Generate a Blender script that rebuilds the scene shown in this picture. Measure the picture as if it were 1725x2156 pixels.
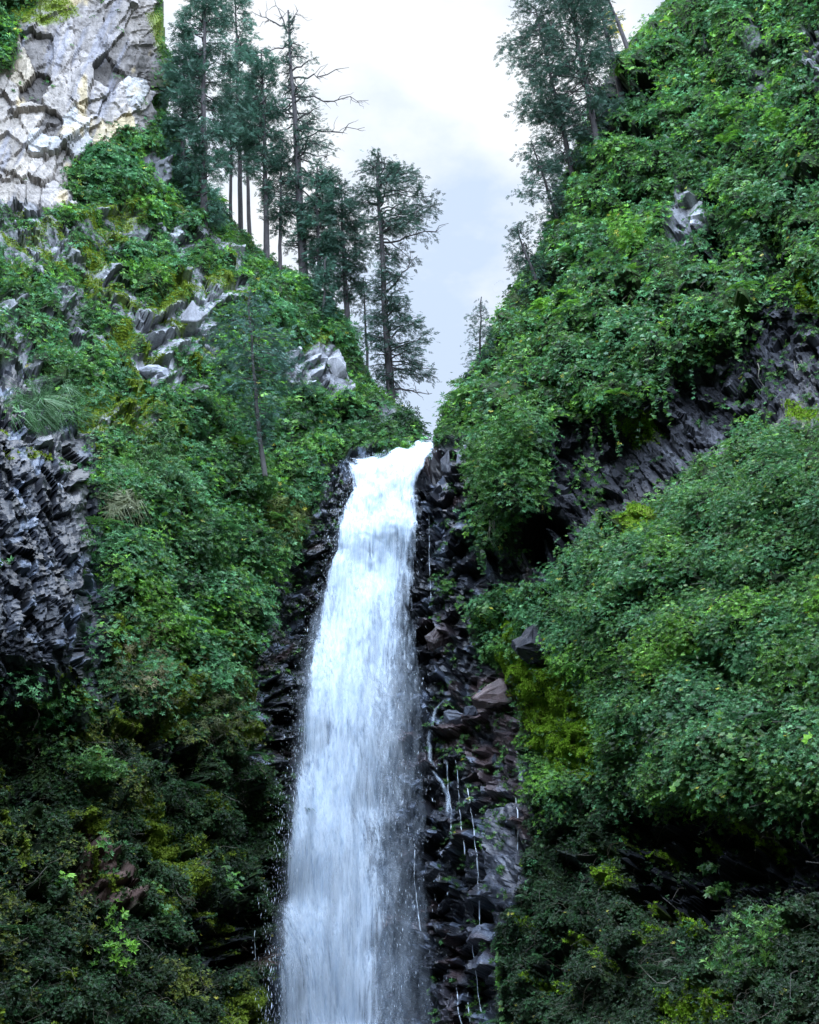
import bpy, bmesh, math, random
import numpy as np
from mathutils import Vector

for o in list(bpy.data.objects):
    bpy.data.objects.remove(o)
SC = bpy.context.scene
COL = SC.collection
rng = np.random.default_rng(7)
random.seed(7)

# ------------------------------------------------------------------ camera
W0, H0, F0 = 1725.0, 2156.0, 2312.0          # photo pixel frame used for measuring directions
PITCH = math.radians(22)
CAM = np.array([0.0, 0.0, 1.7])
cd = bpy.data.cameras.new('camera'); cam = bpy.data.objects.new('camera', cd); COL.objects.link(cam)
cam.location = CAM; cam.rotation_euler = (math.radians(90) + PITCH, 0, 0)
cd.sensor_fit = 'VERTICAL'; cd.angle = 2 * math.atan(H0 / 2 / F0); cd.clip_end = 2000; cd.clip_start = 0.1
SC.camera = cam

# ------------------------------------------------------------------ light
SUN_EL, SUN_AZ = math.radians(60), math.radians(-28)     # azimuth clockwise from +Y: behind the left ridge, above the falls
wd = bpy.data.worlds.new('World'); SC.world = wd; wd.use_nodes = True
nt = wd.node_tree; N = nt.nodes; L = nt.links
N.clear()
out = N.new('ShaderNodeOutputWorld'); bg = N.new('ShaderNodeBackground'); L.new(bg.outputs[0], out.inputs[0])
sky = N.new('ShaderNodeTexSky'); sky.sky_type = 'NISHITA'; sky.sun_disc = False
sky.sun_elevation = SUN_EL; sky.sun_rotation = SUN_AZ; sky.air_density = 1.0; sky.dust_density = 1.5
tc = N.new('ShaderNodeTexCoord')
mp = N.new('ShaderNodeMapping'); mp.inputs['Scale'].default_value = (1.0, 1.0, 1.9); mp.inputs['Location'].default_value = (2.3, 0.45, 0.2)
nz = N.new('ShaderNodeTexNoise'); nz.inputs['Scale'].default_value = 3.1; nz.inputs['Detail'].default_value = 7; nz.inputs['Roughness'].default_value = 0.52
L.new(tc.outputs['Generated'], mp.inputs[0]); L.new(mp.outputs[0], nz.inputs['Vector'])
cr = N.new('ShaderNodeValToRGB'); cr.color_ramp.elements[0].position = 0.47; cr.color_ramp.elements[1].position = 0.58
L.new(nz.outputs['Fac'], cr.inputs[0])
# thin veil = nishita blue lifted by milky haze ; thick cloud = white
veil = N.new('ShaderNodeMix'); veil.data_type = 'RGBA'; veil.inputs['Factor'].default_value = 0.90
L.new(sky.outputs[0], veil.inputs['A']); veil.inputs['B'].default_value = (5.3, 6.4, 8.1, 1)
cl = N.new('ShaderNodeMix'); cl.data_type = 'RGBA'
L.new(cr.outputs[0], cl.inputs['Factor']); L.new(veil.outputs['Result'], cl.inputs['A']); cl.inputs['B'].default_value = (7.8, 8.2, 8.7, 1)
# sky brightened overhead and behind the viewer to light the walls ahead
sep = N.new('ShaderNodeSeparateXYZ'); L.new(tc.outputs['Generated'], sep.inputs[0])
def math_(op, a, b=None, c=None, clamp=False):
    m = N.new('ShaderNodeMath'); m.operation = op; m.use_clamp = clamp
    for i, v in enumerate((a, b, c)):
        if v is None: continue
        if isinstance(v, (int, float)): m.inputs[i].default_value = v
        else: L.new(v, m.inputs[i])
    return m.outputs[0]
d = math_('ADD', math_('MULTIPLY', sep.outputs['Y'], -0.45), math_('MULTIPLY', sep.outputs['Z'], 0.60))
g = math_('MULTIPLY_ADD', math_('SUBTRACT', d, 0.14), 2.0, 0.0, True)
gain = math_('MULTIPLY_ADD', g, 8.4, 1.0)
vm = N.new('ShaderNodeVectorMath'); vm.operation = 'SCALE'; L.new(cl.outputs['Result'], vm.inputs[0]); L.new(gain, vm.inputs['Scale'])
tint = N.new('ShaderNodeMix'); tint.data_type = 'RGBA'; tint.blend_type = 'MULTIPLY'      # the open sky overhead is bluer than the bright gap
L.new(g, tint.inputs['Factor']); L.new(vm.outputs[0], tint.inputs['A']); tint.inputs['B'].default_value = (.92, .99, 1.10, 1)
L.new(tint.outputs['Result'], bg.inputs['Color']); bg.inputs['Strength'].default_value = 0.1

sd = bpy.data.lights.new('sun', 'SUN'); sd.energy = 1.5; sd.angle = math.radians(20); sd.color = (1.0, 0.97, 0.92)
sun = bpy.data.objects.new('sun', sd); COL.objects.link(sun)
sdir = Vector((math.sin(SUN_AZ) * math.cos(SUN_EL), math.cos(SUN_AZ) * math.cos(SUN_EL), math.sin(SUN_EL)))
sun.rotation_euler = sdir.to_track_quat('Z', 'Y').to_euler()
SC.view_settings.view_transform = 'Standard'; SC.view_settings.look = 'None'
SC.view_settings.exposure = 0.38; SC.view_settings.gamma = 1.0
SC.cycles.max_bounces = 6; SC.cycles.diffuse_bounces = 2; SC.cycles.glossy_bounces = 2
SC.cycles.transparent_max_bounces = 16; SC.cycles.transmission_bounces = 2

# ------------------------------------------------------------------ numeric helpers
UP = np.array([0, 0, 1.0])
def rays(u, v):
    a = (np.asarray(u, float) - W0 / 2) / F0; b = -(np.asarray(v, float) - H0 / 2) / F0
    c, s = math.cos(PITCH), math.sin(PITCH)
    return np.stack([a, c - s * b, s + c * b], -1)
def at(u, v, Y):
    """point seen in direction (u, v) of the photo at Y metres in front of the camera"""
    r = rays(u, v)
    return CAM + r * (np.asarray(Y, float) / r[..., 1])[..., None]
def norm(a):
    return a / np.maximum(np.linalg.norm(a, axis=-1, keepdims=True), 1e-9)
def sstep(a, b, x):
    t = np.clip((x - a) / (b - a), 0, 1); return t * t * (3 - 2 * t)
def h2(i, j, s):
    n = (i.astype(np.int64) * 374761393 + j.astype(np.int64) * 668265263 + s * 974634777) & 0x7fffffff
    n = ((n ^ (n >> 13)) * 1274126177) & 0x7fffffff
    n = ((n ^ (n >> 15)) * 2246822519) & 0x7fffffff
    return ((n ^ (n >> 16)) & 0xffffff) / float(0xffffff)
def vnoise(x, y, s=0):
    i = np.floor(x); j = np.floor(y); fx = x - i; fy = y - j
    fx = fx * fx * (3 - 2 * fx); fy = fy * fy * (3 - 2 * fy)
    a = h2(i, j, s); b = h2(i + 1, j, s); c = h2(i, j + 1, s); d_ = h2(i + 1, j + 1, s)
    return (a * (1 - fx) + b * fx) * (1 - fy) + (c * (1 - fx) + d_ * fx) * fy
def fbm(x, y, o=4, s=0):
    t = 0; a = 1; n = 0
    for k in range(o):
        t = t + a * vnoise(x * 2 ** k + 17.3 * k, y * 2 ** k - 9.1 * k, s + k); n += a; a *= 0.5
    return t / n - 0.5
def facet(x, y, sx, sy, ang, seed, tilt=0.7, off=1.0):
    """broken planes: jittered cells, each with its own tilt and height; returns height, cell random, gap to the next cell"""
    c, s_ = math.cos(ang), math.sin(ang)
    X = (x * c + y * s_) / sx; Y = (-x * s_ + y * c) / sy
    i = np.floor(X); j = np.floor(Y)
    f1 = np.full(X.shape, 9.0); f2 = np.full(X.shape, 9.0); h = np.zeros(X.shape); r = np.zeros(X.shape)
    for di in (-1, 0, 1):
        for dj in (-1, 0, 1):
            I = i + di; J = j + dj
            px = I + 0.1 + 0.8 * h2(I, J, seed); py = J + 0.1 + 0.8 * h2(I, J, seed + 1)
            dx = X - px; dy = Y - py; dd = np.sqrt(dx * dx + dy * dy)
            m = dd < f1
            hh = off * (h2(I, J, seed + 2) - 0.5) + tilt * ((h2(I, J, seed + 3) - 0.5) * dx + (h2(I, J, seed + 4) - 0.35) * dy) * 2
            f2 = np.where(m, f1, np.minimum(f2, dd)); h = np.where(m, hh, h); r = np.where(m, h2(I, J, seed + 5), r)
            f1 = np.where(m, dd, f1)
    facet.f1 = f1
    return h, r, f2 - f1
def sdist(x, y, poly):
    """signed distance to a closed outline, positive inside"""
    p = np.array(poly, float); n = len(p)
    d_ = np.full(x.shape, 1e9); ins = np.zeros(x.shape, bool)
    for k in range(n):
        ax, ay = p[k]; bx, by = p[(k + 1) % n]
        ex, ey = bx - ax, by - ay
        t = np.clip(((x - ax) * ex + (y - ay) * ey) / (ex * ex + ey * ey + 1e-9), 0, 1)
        d_ = np.minimum(d_, np.hypot(x - ax - t * ex, y - ay - t * ey))
        if abs(by - ay) > 1e-9:
            c = ((ay > y) != (by > y)) & (x < (bx - ax) * (y - ay) / (by - ay) + ax)
            ins ^= c
    return np.where(ins, d_, -d_)

# ------------------------------------------------------------------ mesh builders
def make_obj(name, verts, faces, mat, parent=None, col=None, smooth=False, attrs=None):
    """faces: (n, k) array, every face with k corners"""
    me = bpy.data.meshes.new(name)
    verts = np.asarray(verts, np.float32); faces = np.asarray(faces, np.int32)
    nf, k = faces.shape
    me.vertices.add(len(verts)); me.vertices.foreach_set('co', verts.ravel())
    me.loops.add(nf * k); me.loops.foreach_set('vertex_index', faces.ravel())
    me.polygons.add(nf); me.polygons.foreach_set('loop_start', np.arange(0, nf * k, k, dtype=np.int32))
    me.polygons.foreach_set('use_smooth', np.full(nf, bool(smooth)))
    me.update(calc_edges=True)
    if col is not None:
        a = me.attributes.new('col', 'FLOAT_COLOR', 'POINT')
        c4 = np.ones((len(verts), 4), np.float32); c4[:, :3] = col; a.data.foreach_set('color', c4.ravel())
    for kx, val in (attrs or {}).items():
        a = me.attributes.new(kx, 'FLOAT', 'POINT'); a.data.foreach_set('value', np.asarray(val, np.float32).ravel())
    me.materials.append(mat)
    o = bpy.data.objects.new(name, me); COL.objects.link(o)
    if parent is not None: o.parent = parent
    return o
def tag(o, label=None, cat=None, group=None, kind=None):
    if label: o['label'] = label
    if cat: o['category'] = cat
    if group: o['group'] = group
    if kind: o['kind'] = kind
    return o
def empty(name, loc, label, cat, group=None):
    o = bpy.data.objects.new(name, None); COL.objects.link(o); o.location = Vector([float(c) for c in loc]); o.empty_display_size = .3
    return tag(o, label, cat, group)

class Bag:
    """collects many copies of small templates into one mesh of quads"""
    def __init__(s): s.v = []; s.f = []; s.c = []; s.n = 0
    def add(s, T, P, Z, scale, col, Y=None, seed=None):
        tv, tf = T; P = np.asarray(P, float); n = len(P)
        if n == 0: return
        Z = norm(np.asarray(Z, float))
        if Y is None:
            R = rng.normal(size=(n, 3))
            Y = norm(np.cross(Z, R))
        else:
            Y = norm(Y); Z = norm(Z - (Z * Y).sum(-1, keepdims=True) * Y)
        X = np.cross(Y, Z)
        sc_ = (np.ones(n) * scale)[:, None, None]
        V = P[:, None, :] + sc_ * (tv[None, :, 0:1] * X[:, None, :] + tv[None, :, 1:2] * Y[:, None, :] + tv[None, :, 2:3] * Z[:, None, :])
        k = len(tv)
        s.f.append((tf[None] + (np.arange(n) * k)[:, None, None] + s.n).reshape(-1, 4))
        s.v.append(V.reshape(-1, 3)); s.n += n * k
        C = np.asarray(col, float)
        if C.ndim == 1: C = np.tile(C, (n, 1))
        s.c.append(np.repeat(C, k, 0))
    def build(s, name, mat, parent=None, origin=None):
        V = np.concatenate(s.v); 
        if origin is not None: V = V - np.asarray(origin)
        return make_obj(name, V, np.concatenate(s.f), mat, parent, np.concatenate(s.c))
def leafT(l=1.0, w=0.42, f=0.10, el=0.0, az=0.0, base=0.0):
    v = np.array([[0, base, 0], [-w / 2, base + l * .48, f], [0, base + l, -f * .8], [w / 2, base + l * .48, f]], float)
    ce, se = math.cos(el), math.sin(el); ca, sa = math.cos(az), math.sin(az)
    y = v[:, 1] * ce - v[:, 2] * se; z = v[:, 1] * se + v[:, 2] * ce; x = v[:, 0]
    return np.stack([x * ca - y * sa, x * sa + y * ca, z], 1)
def join(parts):
    v = []; f = []; n = 0
    for p in parts:
        if isinstance(p, tuple): pv, pf = p
        else: pv, pf = p, np.array([[0, 1, 2, 3]])
        v.append(pv); f.append(np.asarray(pf) + n); n += len(pv)
    return np.concatenate(v), np.concatenate(f)
r0 = random.Random(3)
def rosetteT(k, l, w, el=0.45):
    return join([leafT(l * r0.uniform(.75, 1.1), w, .06, el + r0.uniform(-.3, .25), 2 * math.pi * i / k + r0.uniform(-.3, .3), .04) for i in range(k)])
T_ROS = [rosetteT(6, 1, .34), rosetteT(5, 1, .38, .3), rosetteT(7, 1, .30, .55)]
def sprigT(k, l, w):          # leaves in pairs along a stem (+Y)
    ps = []
    for i in range(k):
        for sd_ in (-1, 1):
            q = leafT(l * (1 - .45 * i / k) * r0.uniform(.8, 1.15), w, .05, r0.uniform(-.25, .35), sd_ * r0.uniform(.7, 1.2))
            q[:, 1] += .15 + i * (1.0 / k); q[:, 2] -= .12 * (i / k) ** 2; ps.append(q)
    ps.append(leafT(l * .6, w, .05, 0, 0) + np.array([0, 1.0, -.1])); return join(ps)
T_SPRIG = [sprigT(3, .55, .28), sprigT(4, .45, .22)]
def broadT():                 # palmate leaf: five lobes round a centre
    return join([leafT([.62, .9, 1.0, .9, .62][i], .52, .03, -.12, (i - 2) * .72) for i in range(5)])
T_BROAD = broadT(); BR_ = [T_BROAD]
T_NEED = [join([leafT(.52 * (1 - .35 * i / 6) * r0.uniform(.8, 1.2), .13, .02, r0.uniform(-.2, .3), s_ * r0.uniform(.6, 1.0)) + np.array([0, i / 6., -.1 * (i / 6.) ** 2]) for i in range(6) for s_ in (-1, 1)] + [leafT(.5, .14) + np.array([0, .9, -.08])]) for _ in range(3)]
def bladesT(k, droop, spread, w=.05):
    ps = []
    for i in range(k):
        az = r0.uniform(0, 6.28); le = r0.uniform(.6, 1.1); pts = []
        for t in (0, .35, .7, 1.0):
            hz = spread * t * le; zz = le * (t - droop * t * t)
            pts.append((hz, zz))
        v = []; 
        for (hz, zz), ww in zip(pts, (w, w, w * .7, w * .1)):
            for s_ in (-1, 1):
                x = s_ * ww / 2; y = hz
                v.append([x * math.cos(az) - y * math.sin(az), x * math.sin(az) + y * math.cos(az), zz])
        ps.append((np.array(v), np.array([[0, 1, 3, 2], [2, 3, 5, 4], [4, 5, 7, 6]])))
    return join(ps)
T_TUFT = [bladesT(9, .5, .55), bladesT(9, .9, .7)]
T_MOSS = [bladesT(6, .5, .5, .22), rosetteT(6, 1, .5, .8)]
def frondT():
    ps = []; n = 11
    for i in range(n):
        t = i / (n - 1); y = 1.05 * t - .12 * t * t; z = .45 * t - .75 * t * t
        for s_ in (-1, 1):
            q = leafT(.34 * math.sin(math.pi * min(1, .18 + .82 * (1 - t) ** .8) * .62 + .05), .085, .01, -.15, s_ * 1.15); q[:, 1] += y; q[:, 2] += z; ps.append(q)
    v = []
    for i in range(n):
        t = i / (n - 1); v += [[-.012, 1.05 * t - .12 * t * t, .45 * t - .75 * t * t], [.012, 1.05 * t - .12 * t * t, .45 * t - .75 * t * t]]
    ps.append((np.array(v), np.array([[2 * i, 2 * i + 1, 2 * i + 3, 2 * i + 2] for i in range(n - 1)])))
    return join(ps)
T_FROND = frondT()
def twigT():
    v = []; w = .008
    for t in np.linspace(0, 1, 5): v += [[.25 * math.sin(t * 4) - w, t, -.5 * t * t + .25 * t], [.25 * math.sin(t * 4) + w, t, -.5 * t * t + .25 * t]]
    return np.array(v), np.array([[2 * i, 2 * i + 1, 2 * i + 3, 2 * i + 2] for i in range(4)])
T_TWIG = twigT()
T_STREAK = (np.array([[0, 0, -.5], [-.08, 0, 0], [0, .03, .5], [.08, 0, 0]]), np.array([[0, 1, 2, 3]]))

def tube(pts, rad, sides=6):
    pts = np.asarray(pts, float); n = len(pts); rad = np.ones(n) * rad
    tg = norm(np.gradient(pts, axis=0)); ref = np.array([0.31, .2, 0.1]); a = norm(np.cross(tg, ref + np.array([0, 0, 1]) * (abs(tg[0, 2]) < .8)))
    b = np.cross(tg, a); ang = np.arange(sides) * 2 * math.pi / sides
    V = pts[:, None] + rad[:, None, None] * (np.cos(ang)[None, :, None] * a[:, None] + np.sin(ang)[None, :, None] * b[:, None])
    f = [[i * sides + k, i * sides + (k + 1) % sides, (i + 1) * sides + (k + 1) % sides, (i + 1) * sides + k] for i in range(n - 1) for k in range(sides)]
    return V.reshape(-1, 3), np.array(f)

# ------------------------------------------------------------------ materials
def mat(name):
    m = bpy.data.materials.new(name); m.use_nodes = True; t = m.node_tree
    return m, t, t.nodes, t.links, t.nodes['Principled BSDF']
def leaf_mat(name, rough=.5, transl=.0, spec=.5):
    m, t, n, l, p = mat(name)
    a = n.new('ShaderNodeAttribute'); a.attribute_name = 'col'
    l.new(a.outputs['Color'], p.inputs['Base Color']); p.inputs['Roughness'].default_value = rough
    p.inputs['Specular IOR Level'].default_value = spec
    if transl:
        tr = n.new('ShaderNodeBsdfTranslucent'); l.new(a.outputs['Color'], tr.inputs['Color'])
        mx = n.new('ShaderNodeMixShader'); mx.inputs[0].default_value = transl
        l.new(p.outputs[0], mx.inputs[1]); l.new(tr.outputs[0], mx.inputs[2])
        l.new(mx.outputs[0], n['Material Output'].inputs['Surface'])
    return m
M_LEAF = leaf_mat('broad_leaf', .42, .28, .32)
M_NEEDLE = leaf_mat('conifer_needles', .6, .15, .4)
M_MOSS = leaf_mat('moss_tufts', .85, .2, .2)
M_GRASS = leaf_mat('grass_blades', .6, .2, .4)
def rock_mat():
    m, t, n, l, p = mat('cliff_rock')
    a = n.new('ShaderNodeAttribute'); a.attribute_name = 'col'
    w = n.new('ShaderNodeAttribute'); w.attribute_name = 'wet'
    g = n.new('ShaderNodeNewGeometry')
    n1 = n.new('ShaderNodeTexNoise'); n1.inputs['Scale'].default_value = 1.7; n1.inputs['Detail'].default_value = 9; n1.inputs['Roughness'].default_value = .68
    n2 = n.new('ShaderNodeTexNoise'); n2.inputs['Scale'].default_value = 13; n2.inputs['Detail'].default_value = 6; n2.inputs['Roughness'].default_value = .7
    mpn = n.new('ShaderNodeMapping'); mpn.inputs['Scale'].default_value = (1, 1, .35); mpn.inputs['Rotation'].default_value = (0, .35, 0)
    l.new(g.outputs['Position'], mpn.inputs[0]); l.new(mpn.outputs[0], n1.inputs['Vector']); l.new(g.outputs['Position'], n2.inputs['Vector'])
    r1 = n.new('ShaderNodeMapRange'); r1.inputs['From Min'].default_value = .3; r1.inputs['From Max'].default_value = .7; r1.inputs['To Min'].default_value = .45; r1.inputs['To Max'].default_value = 1.45
    l.new(n1.outputs['Fac'], r1.inputs['Value'])
    r2 = n.new('ShaderNodeMapRange'); r2.inputs['From Min'].default_value = .3; r2.inputs['From Max'].default_value = .7; r2.inputs['To Min'].default_value = .7; r2.inputs['To Max'].default_value = 1.25
    l.new(n2.outputs['Fac'], r2.inputs['Value'])
    mm = n.new('ShaderNodeMath'); mm.operation = 'MULTIPLY'; l.new(r1.outputs[0], mm.inputs[0]); l.new(r2.outputs[0], mm.inputs[1])
    v = n.new('ShaderNodeVectorMath'); v.operation = 'SCALE'; l.new(a.outputs['Color'], v.inputs[0]); l.new(mm.outputs[0], v.inputs['Scale'])
    l.new(v.outputs[0], p.inputs['Base Color'])
    sp = n.new('ShaderNodeMapRange'); sp.inputs['To Min'].default_value = .08; sp.inputs['To Max'].default_value = .55; l.new(w.outputs['Fac'], sp.inputs['Value']); l.new(sp.outputs[0], p.inputs['Specular IOR Level'])
    rr = n.new('ShaderNodeMapRange'); rr.inputs['To Min'].default_value = .85; rr.inputs['To Max'].default_value = .33
    l.new(w.outputs['Fac'], rr.inputs['Value']); l.new(rr.outputs[0], p.inputs['Roughness'])
    ad = n.new('ShaderNodeMath'); ad.operation = 'ADD'; l.new(n1.outputs['Fac'], ad.inputs[0]); l.new(n2.outputs['Fac'], ad.inputs[1])
    b = n.new('ShaderNodeBump'); b.inputs['Strength'].default_value = .55; b.inputs['Distance'].default_value = .05
    l.new(ad.outputs[0], b.inputs['Height']); l.new(b.outputs[0], p.inputs['Normal'])
    return m
M_ROCK = rock_mat()
def bark_mat():
    m, t, n, l, p = mat('bark')
    g = n.new('ShaderNodeNewGeometry'); mpn = n.new('ShaderNodeMapping'); mpn.inputs['Scale'].default_value = (6, 6, 1.2)
    nn = n.new('ShaderNodeTexNoise'); nn.inputs['Scale'].default_value = 1.5; nn.inputs['Detail'].default_value = 6
    l.new(g.outputs['Position'], mpn.inputs[0]); l.new(mpn.outputs[0], nn.inputs['Vector'])
    c = n.new('ShaderNodeValToRGB'); c.color_ramp.elements[0].position = .3; c.color_ramp.elements[0].color = (.018, .015, .016, 1); c.color_ramp.elements[1].position = .7; c.color_ramp.elements[1].color = (.060, .050, .048, 1)
    l.new(nn.outputs['Fac'], c.inputs[0]); l.new(c.outputs[0], p.inputs['Base Color']); p.inputs['Roughness'].default_value = .9
    b = n.new('ShaderNodeBump'); b.inputs['Strength'].default_value = .8; b.inputs['Distance'].default_value = .08; l.new(nn.outputs['Fac'], b.inputs['Height']); l.new(b.outputs[0], p.inputs['Normal'])
    return m
M_BARK = bark_mat()
def plain_mat(name, c, rough=.8):
    m, t, n, l, p = mat(name)
    g = n.new('ShaderNodeNewGeometry'); nn = n.new('ShaderNodeTexNoise'); nn.inputs['Scale'].default_value = 3; nn.inputs['Detail'].default_value = 5
    l.new(g.outputs['Position'], nn.inputs['Vector'])
    cr_ = n.new('ShaderNodeValToRGB'); cr_.color_ramp.elements[0].color = tuple(x * .6 for x in c) + (1,); cr_.color_ramp.elements[1].color = tuple(min(1, x * 1.4) for x in c) + (1,)
    l.new(nn.outputs['Fac'], cr_.inputs[0]); l.new(cr_.outputs[0], p.inputs['Base Color']); p.inputs['Roughness'].default_value = rough
    return m
M_BARKP = plain_mat('pale_bark', (.075, .07, .065), .9)
M_ROOT = plain_mat('bare_root', (.28, .25, .20))
M_GROUND = plain_mat('stream_bed', (.05, .05, .05))
def water_mat(name, a0, a1, sx=5.0, sz=.3, seed=0.0):
    """falling white water: streaky cover, density 'dens' per point"""
    m, t, n, l, p = mat(name)
    g = n.new('ShaderNodeNewGeometry'); mpn = n.new('ShaderNodeMapping'); mpn.inputs['Scale'].default_value = (sx, sx * .6, sz); mpn.inputs['Location'].default_value = (seed, seed, seed)
    n1 = n.new('ShaderNodeTexNoise'); n1.inputs['Scale'].default_value = 1.0; n1.inputs['Detail'].default_value = 8; n1.inputs['Roughness'].default_value = .72; n1.inputs['Distortion'].default_value = .4
    l.new(g.outputs['Position'], mpn.inputs[0]); l.new(mpn.outputs[0], n1.inputs['Vector'])
    n2 = n.new('ShaderNodeTexNoise'); n2.inputs['Scale'].default_value = 1.0; n2.inputs['Detail'].default_value = 5; n2.inputs['Roughness'].default_value = .65
    mp2 = n.new('ShaderNodeMapping'); mp2.inputs['Scale'].default_value = (1.5, 1.0, .35); mp2.inputs['Location'].default_value = (seed * 2, 0, seed); l.new(g.outputs['Position'], mp2.inputs[0]); l.new(mp2.outputs[0], n2.inputs['Vector'])
    at_ = n.new('ShaderNodeAttribute'); at_.attribute_name = 'dens'
    s1 = n.new('ShaderNodeMath'); s1.operation = 'ADD'; l.new(n1.outputs['Fac'], s1.inputs[0]); l.new(n2.outputs['Fac'], s1.inputs[1])
    s2 = n.new('ShaderNodeMath'); s2.operation = 'MULTIPLY_ADD'; l.new(s1.outputs[0], s2.inputs[0]); s2.inputs[1].default_value = .9; l.new(at_.outputs['Fac'], s2.inputs[2])
    r = n.new('ShaderNodeMapRange'); r.inputs['From Min'].default_value = a0; r.inputs['From Max'].default_value = a1; r.interpolation_type = 'SMOOTHSTEP'
    l.new(s2.outputs[0], r.inputs['Value']); l.new(r.outputs[0], p.inputs['Alpha'])
    c = n.new('ShaderNodeValToRGB'); c.color_ramp.elements[0].position = .36; c.color_ramp.elements[0].color = (.38, .49, .62, 1); c.color_ramp.elements[1].position = .56; c.color_ramp.elements[1].color = (.62, .69, .76, 1)
    l.new(n1.outputs['Fac'], c.inputs[0]); l.new(c.outputs[0], p.inputs['Base Color']); p.inputs['Roughness'].default_value = .5
    p.inputs['Specular IOR Level'].default_value = .3
    b = n.new('ShaderNodeBump'); b.inputs['Strength'].default_value = .6; b.inputs['Distance'].default_value = .15; l.new(s1.outputs[0], b.inputs['Height']); l.new(b.outputs[0], p.inputs['Normal'])
    return m
m_, t_, n_, l_, p_ = mat('white_drop'); p_.inputs['Base Color'].default_value = (.72, .78, .84, 1); p_.inputs['Roughness'].default_value = .3
M_DROP = m_

# ------------------------------------------------------------------ cliff relief: how far each part of the gorge wall stands from the viewpoint
CTRL = """0 0 58;200 0 60;350 0 64;0 200 56;200 200 57;340 200 62;0 430 52;200 430 54;400 430 62;500 480 66;100 560 48;300 600 52;500 600 58;640 590 64;
700 650 63;300 800 44;100 700 43;500 800 50;700 800 58;850 880 58;300 900 40;500 950 45;700 930 53;200 1000 34;400 1100 37;600 1100 46;0 900 30;0 1200 27;
300 1300 32;500 1300 39;600 1300 45;650 1300 47;300 1550 29;500 1550 36;600 1600 43;100 1600 26;100 1900 23;300 1900 26;500 1900 33;590 1900 41;0 2156 20;
300 2156 24;500 2156 31;580 2156 38;750 985 52;850 960 53;780 1200 50;780 1400 48.5;780 1700 46.5;780 2000 45;760 2156 44.5;950 960 50;950 1150 48;950 1400 46.5;
1000 1600 44;1000 1900 42;980 2156 41;1100 1500 41;1100 1900 37;1150 2156 32;1000 850 53;1100 700 55;1150 500 58;1250 300 59;1400 50 60;1100 900 48;1080 1050 45;
1200 800 47;1400 500 50;1400 800 42;1600 500 44;1700 200 48;1700 500 41;1700 750 36;1500 900 38;1300 1000 41;1200 1100 42;1150 1200 42;1250 1250 36;1400 1100 34;
1700 950 29;1500 1300 29;1700 1300 26;1300 1500 33;1500 1600 26;1700 1600 23;1300 1900 29;1500 1900 24;1700 1900 20;1300 2156 25;1600 2156 19;1200 1500 37;
-480 -450 40;-480 0 42;-480 600 34;-480 1100 22;-480 1600 17;-480 2156 14;2205 0 38;2205 600 28;2205 1100 20;2205 1600 16;2205 2156 13;-480 2600 12;300 2600 19;
700 2600 41;1000 2600 37;1300 2600 22;2205 2600 12;-100 -450 60;300 -450 68;1500 -450 64;1725 -450 54;2205 -450 40;800 600 66;950 600 64;900 300 70;900 0 74"""
CP = np.array([[float(a) for a in s_.split()] for s_ in CTRL.replace('\n', '').split(';')])
cx, cy, cz = CP[:, 0] / 500, CP[:, 1] / 500, CP[:, 2]
def tps(x1, y1, x2, y2):
    r = np.hypot(x1[:, None] - x2[None], y1[:, None] - y2[None]); return r          # linear kernel, no overshoot
K = tps(cx, cy, cx, cy) + np.eye(len(cx)) * .01
A = np.block([[K, np.ones((len(cx), 1))], [np.ones((1, len(cx))), np.zeros((1, 1))]])
WT = np.linalg.solve(A, np.append(cz, 0))
def baseY(u, v):
    sh = np.shape(u); u = np.ravel(u) / 500.0; v = np.ravel(v) / 500.0; o_ = np.empty(len(u))
    for i in range(0, len(u), 40000):
        o_[i:i + 40000] = tps(u[i:i + 40000], v[i:i + 40000], cx, cy) @ WT[:-1] + WT[-1]
    return o_.reshape(sh)
SKYLINE_L = [(-900, -900), (346, -900), (345, 0), (350, 90), (372, 140), (352, 240), (430, 385), (500, 470), (560, 535), (640, 582), (700, 635), (742, 690), (770, 765), (800, 825), (850, 862), (885, 900), (898, 938)]
SKYLINE_R = [(910, 940), (918, 900), (935, 850), (965, 812), (992, 780), (1012, 735), (1040, 680), (1068, 620), (1105, 560), (1150, 500), (1165, 440), (1192, 360), (1222, 290), (1246, 210), (1300, 120), (1350, 60), (1400, 0), (1440, -900)]
LAND = SKYLINE_L + SKYLINE_R + [(3000, -900), (3000, 3200), (-900, 3200)]
OUTCROP = [(-900, 760), (-20, 772), (50, 795), (62, 832), (108, 838), (118, 900), (160, 920), (182, 990), (186, 1050), (200, 1120), (215, 1200), (190, 1290), (185, 1370), (225, 1500), (160, 1530), (90, 1490), (-900, 1600)]
HANG = [(985, 880), (1040, 800), (1130, 840), (1170, 900), (1150, 980), (1152, 1060), (1110, 1115), (1050, 1090), (1005, 1040)]
BROW = [(1100, 600), (1300, 500), (1500, 560), (1600, 600), (1590, 690), (1520, 770), (1440, 800), (1450, 900), (1400, 905), (1290, 880), (1210, 905), (1150, 880)]
BUSH = [(1130, 1290), (1180, 1180), (1270, 1110), (1370, 1060), (1480, 1000), (1590, 925), (2600, 880), (2600, 1700), (1500, 1720), (1260, 1560), (1190, 1430)]
PALE = [(-900, 130), (20, 160), (45, 120), (35, 60), (120, -20), (200, -60), (330, -60), (332, 60), (340, 120), (330, 200), (338, 245), (290, 285), (245, 280), (232, 320), (190, 325), (150, 350), (142, 395), (175, 432), (120, 445), (-900, 440)]
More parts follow.
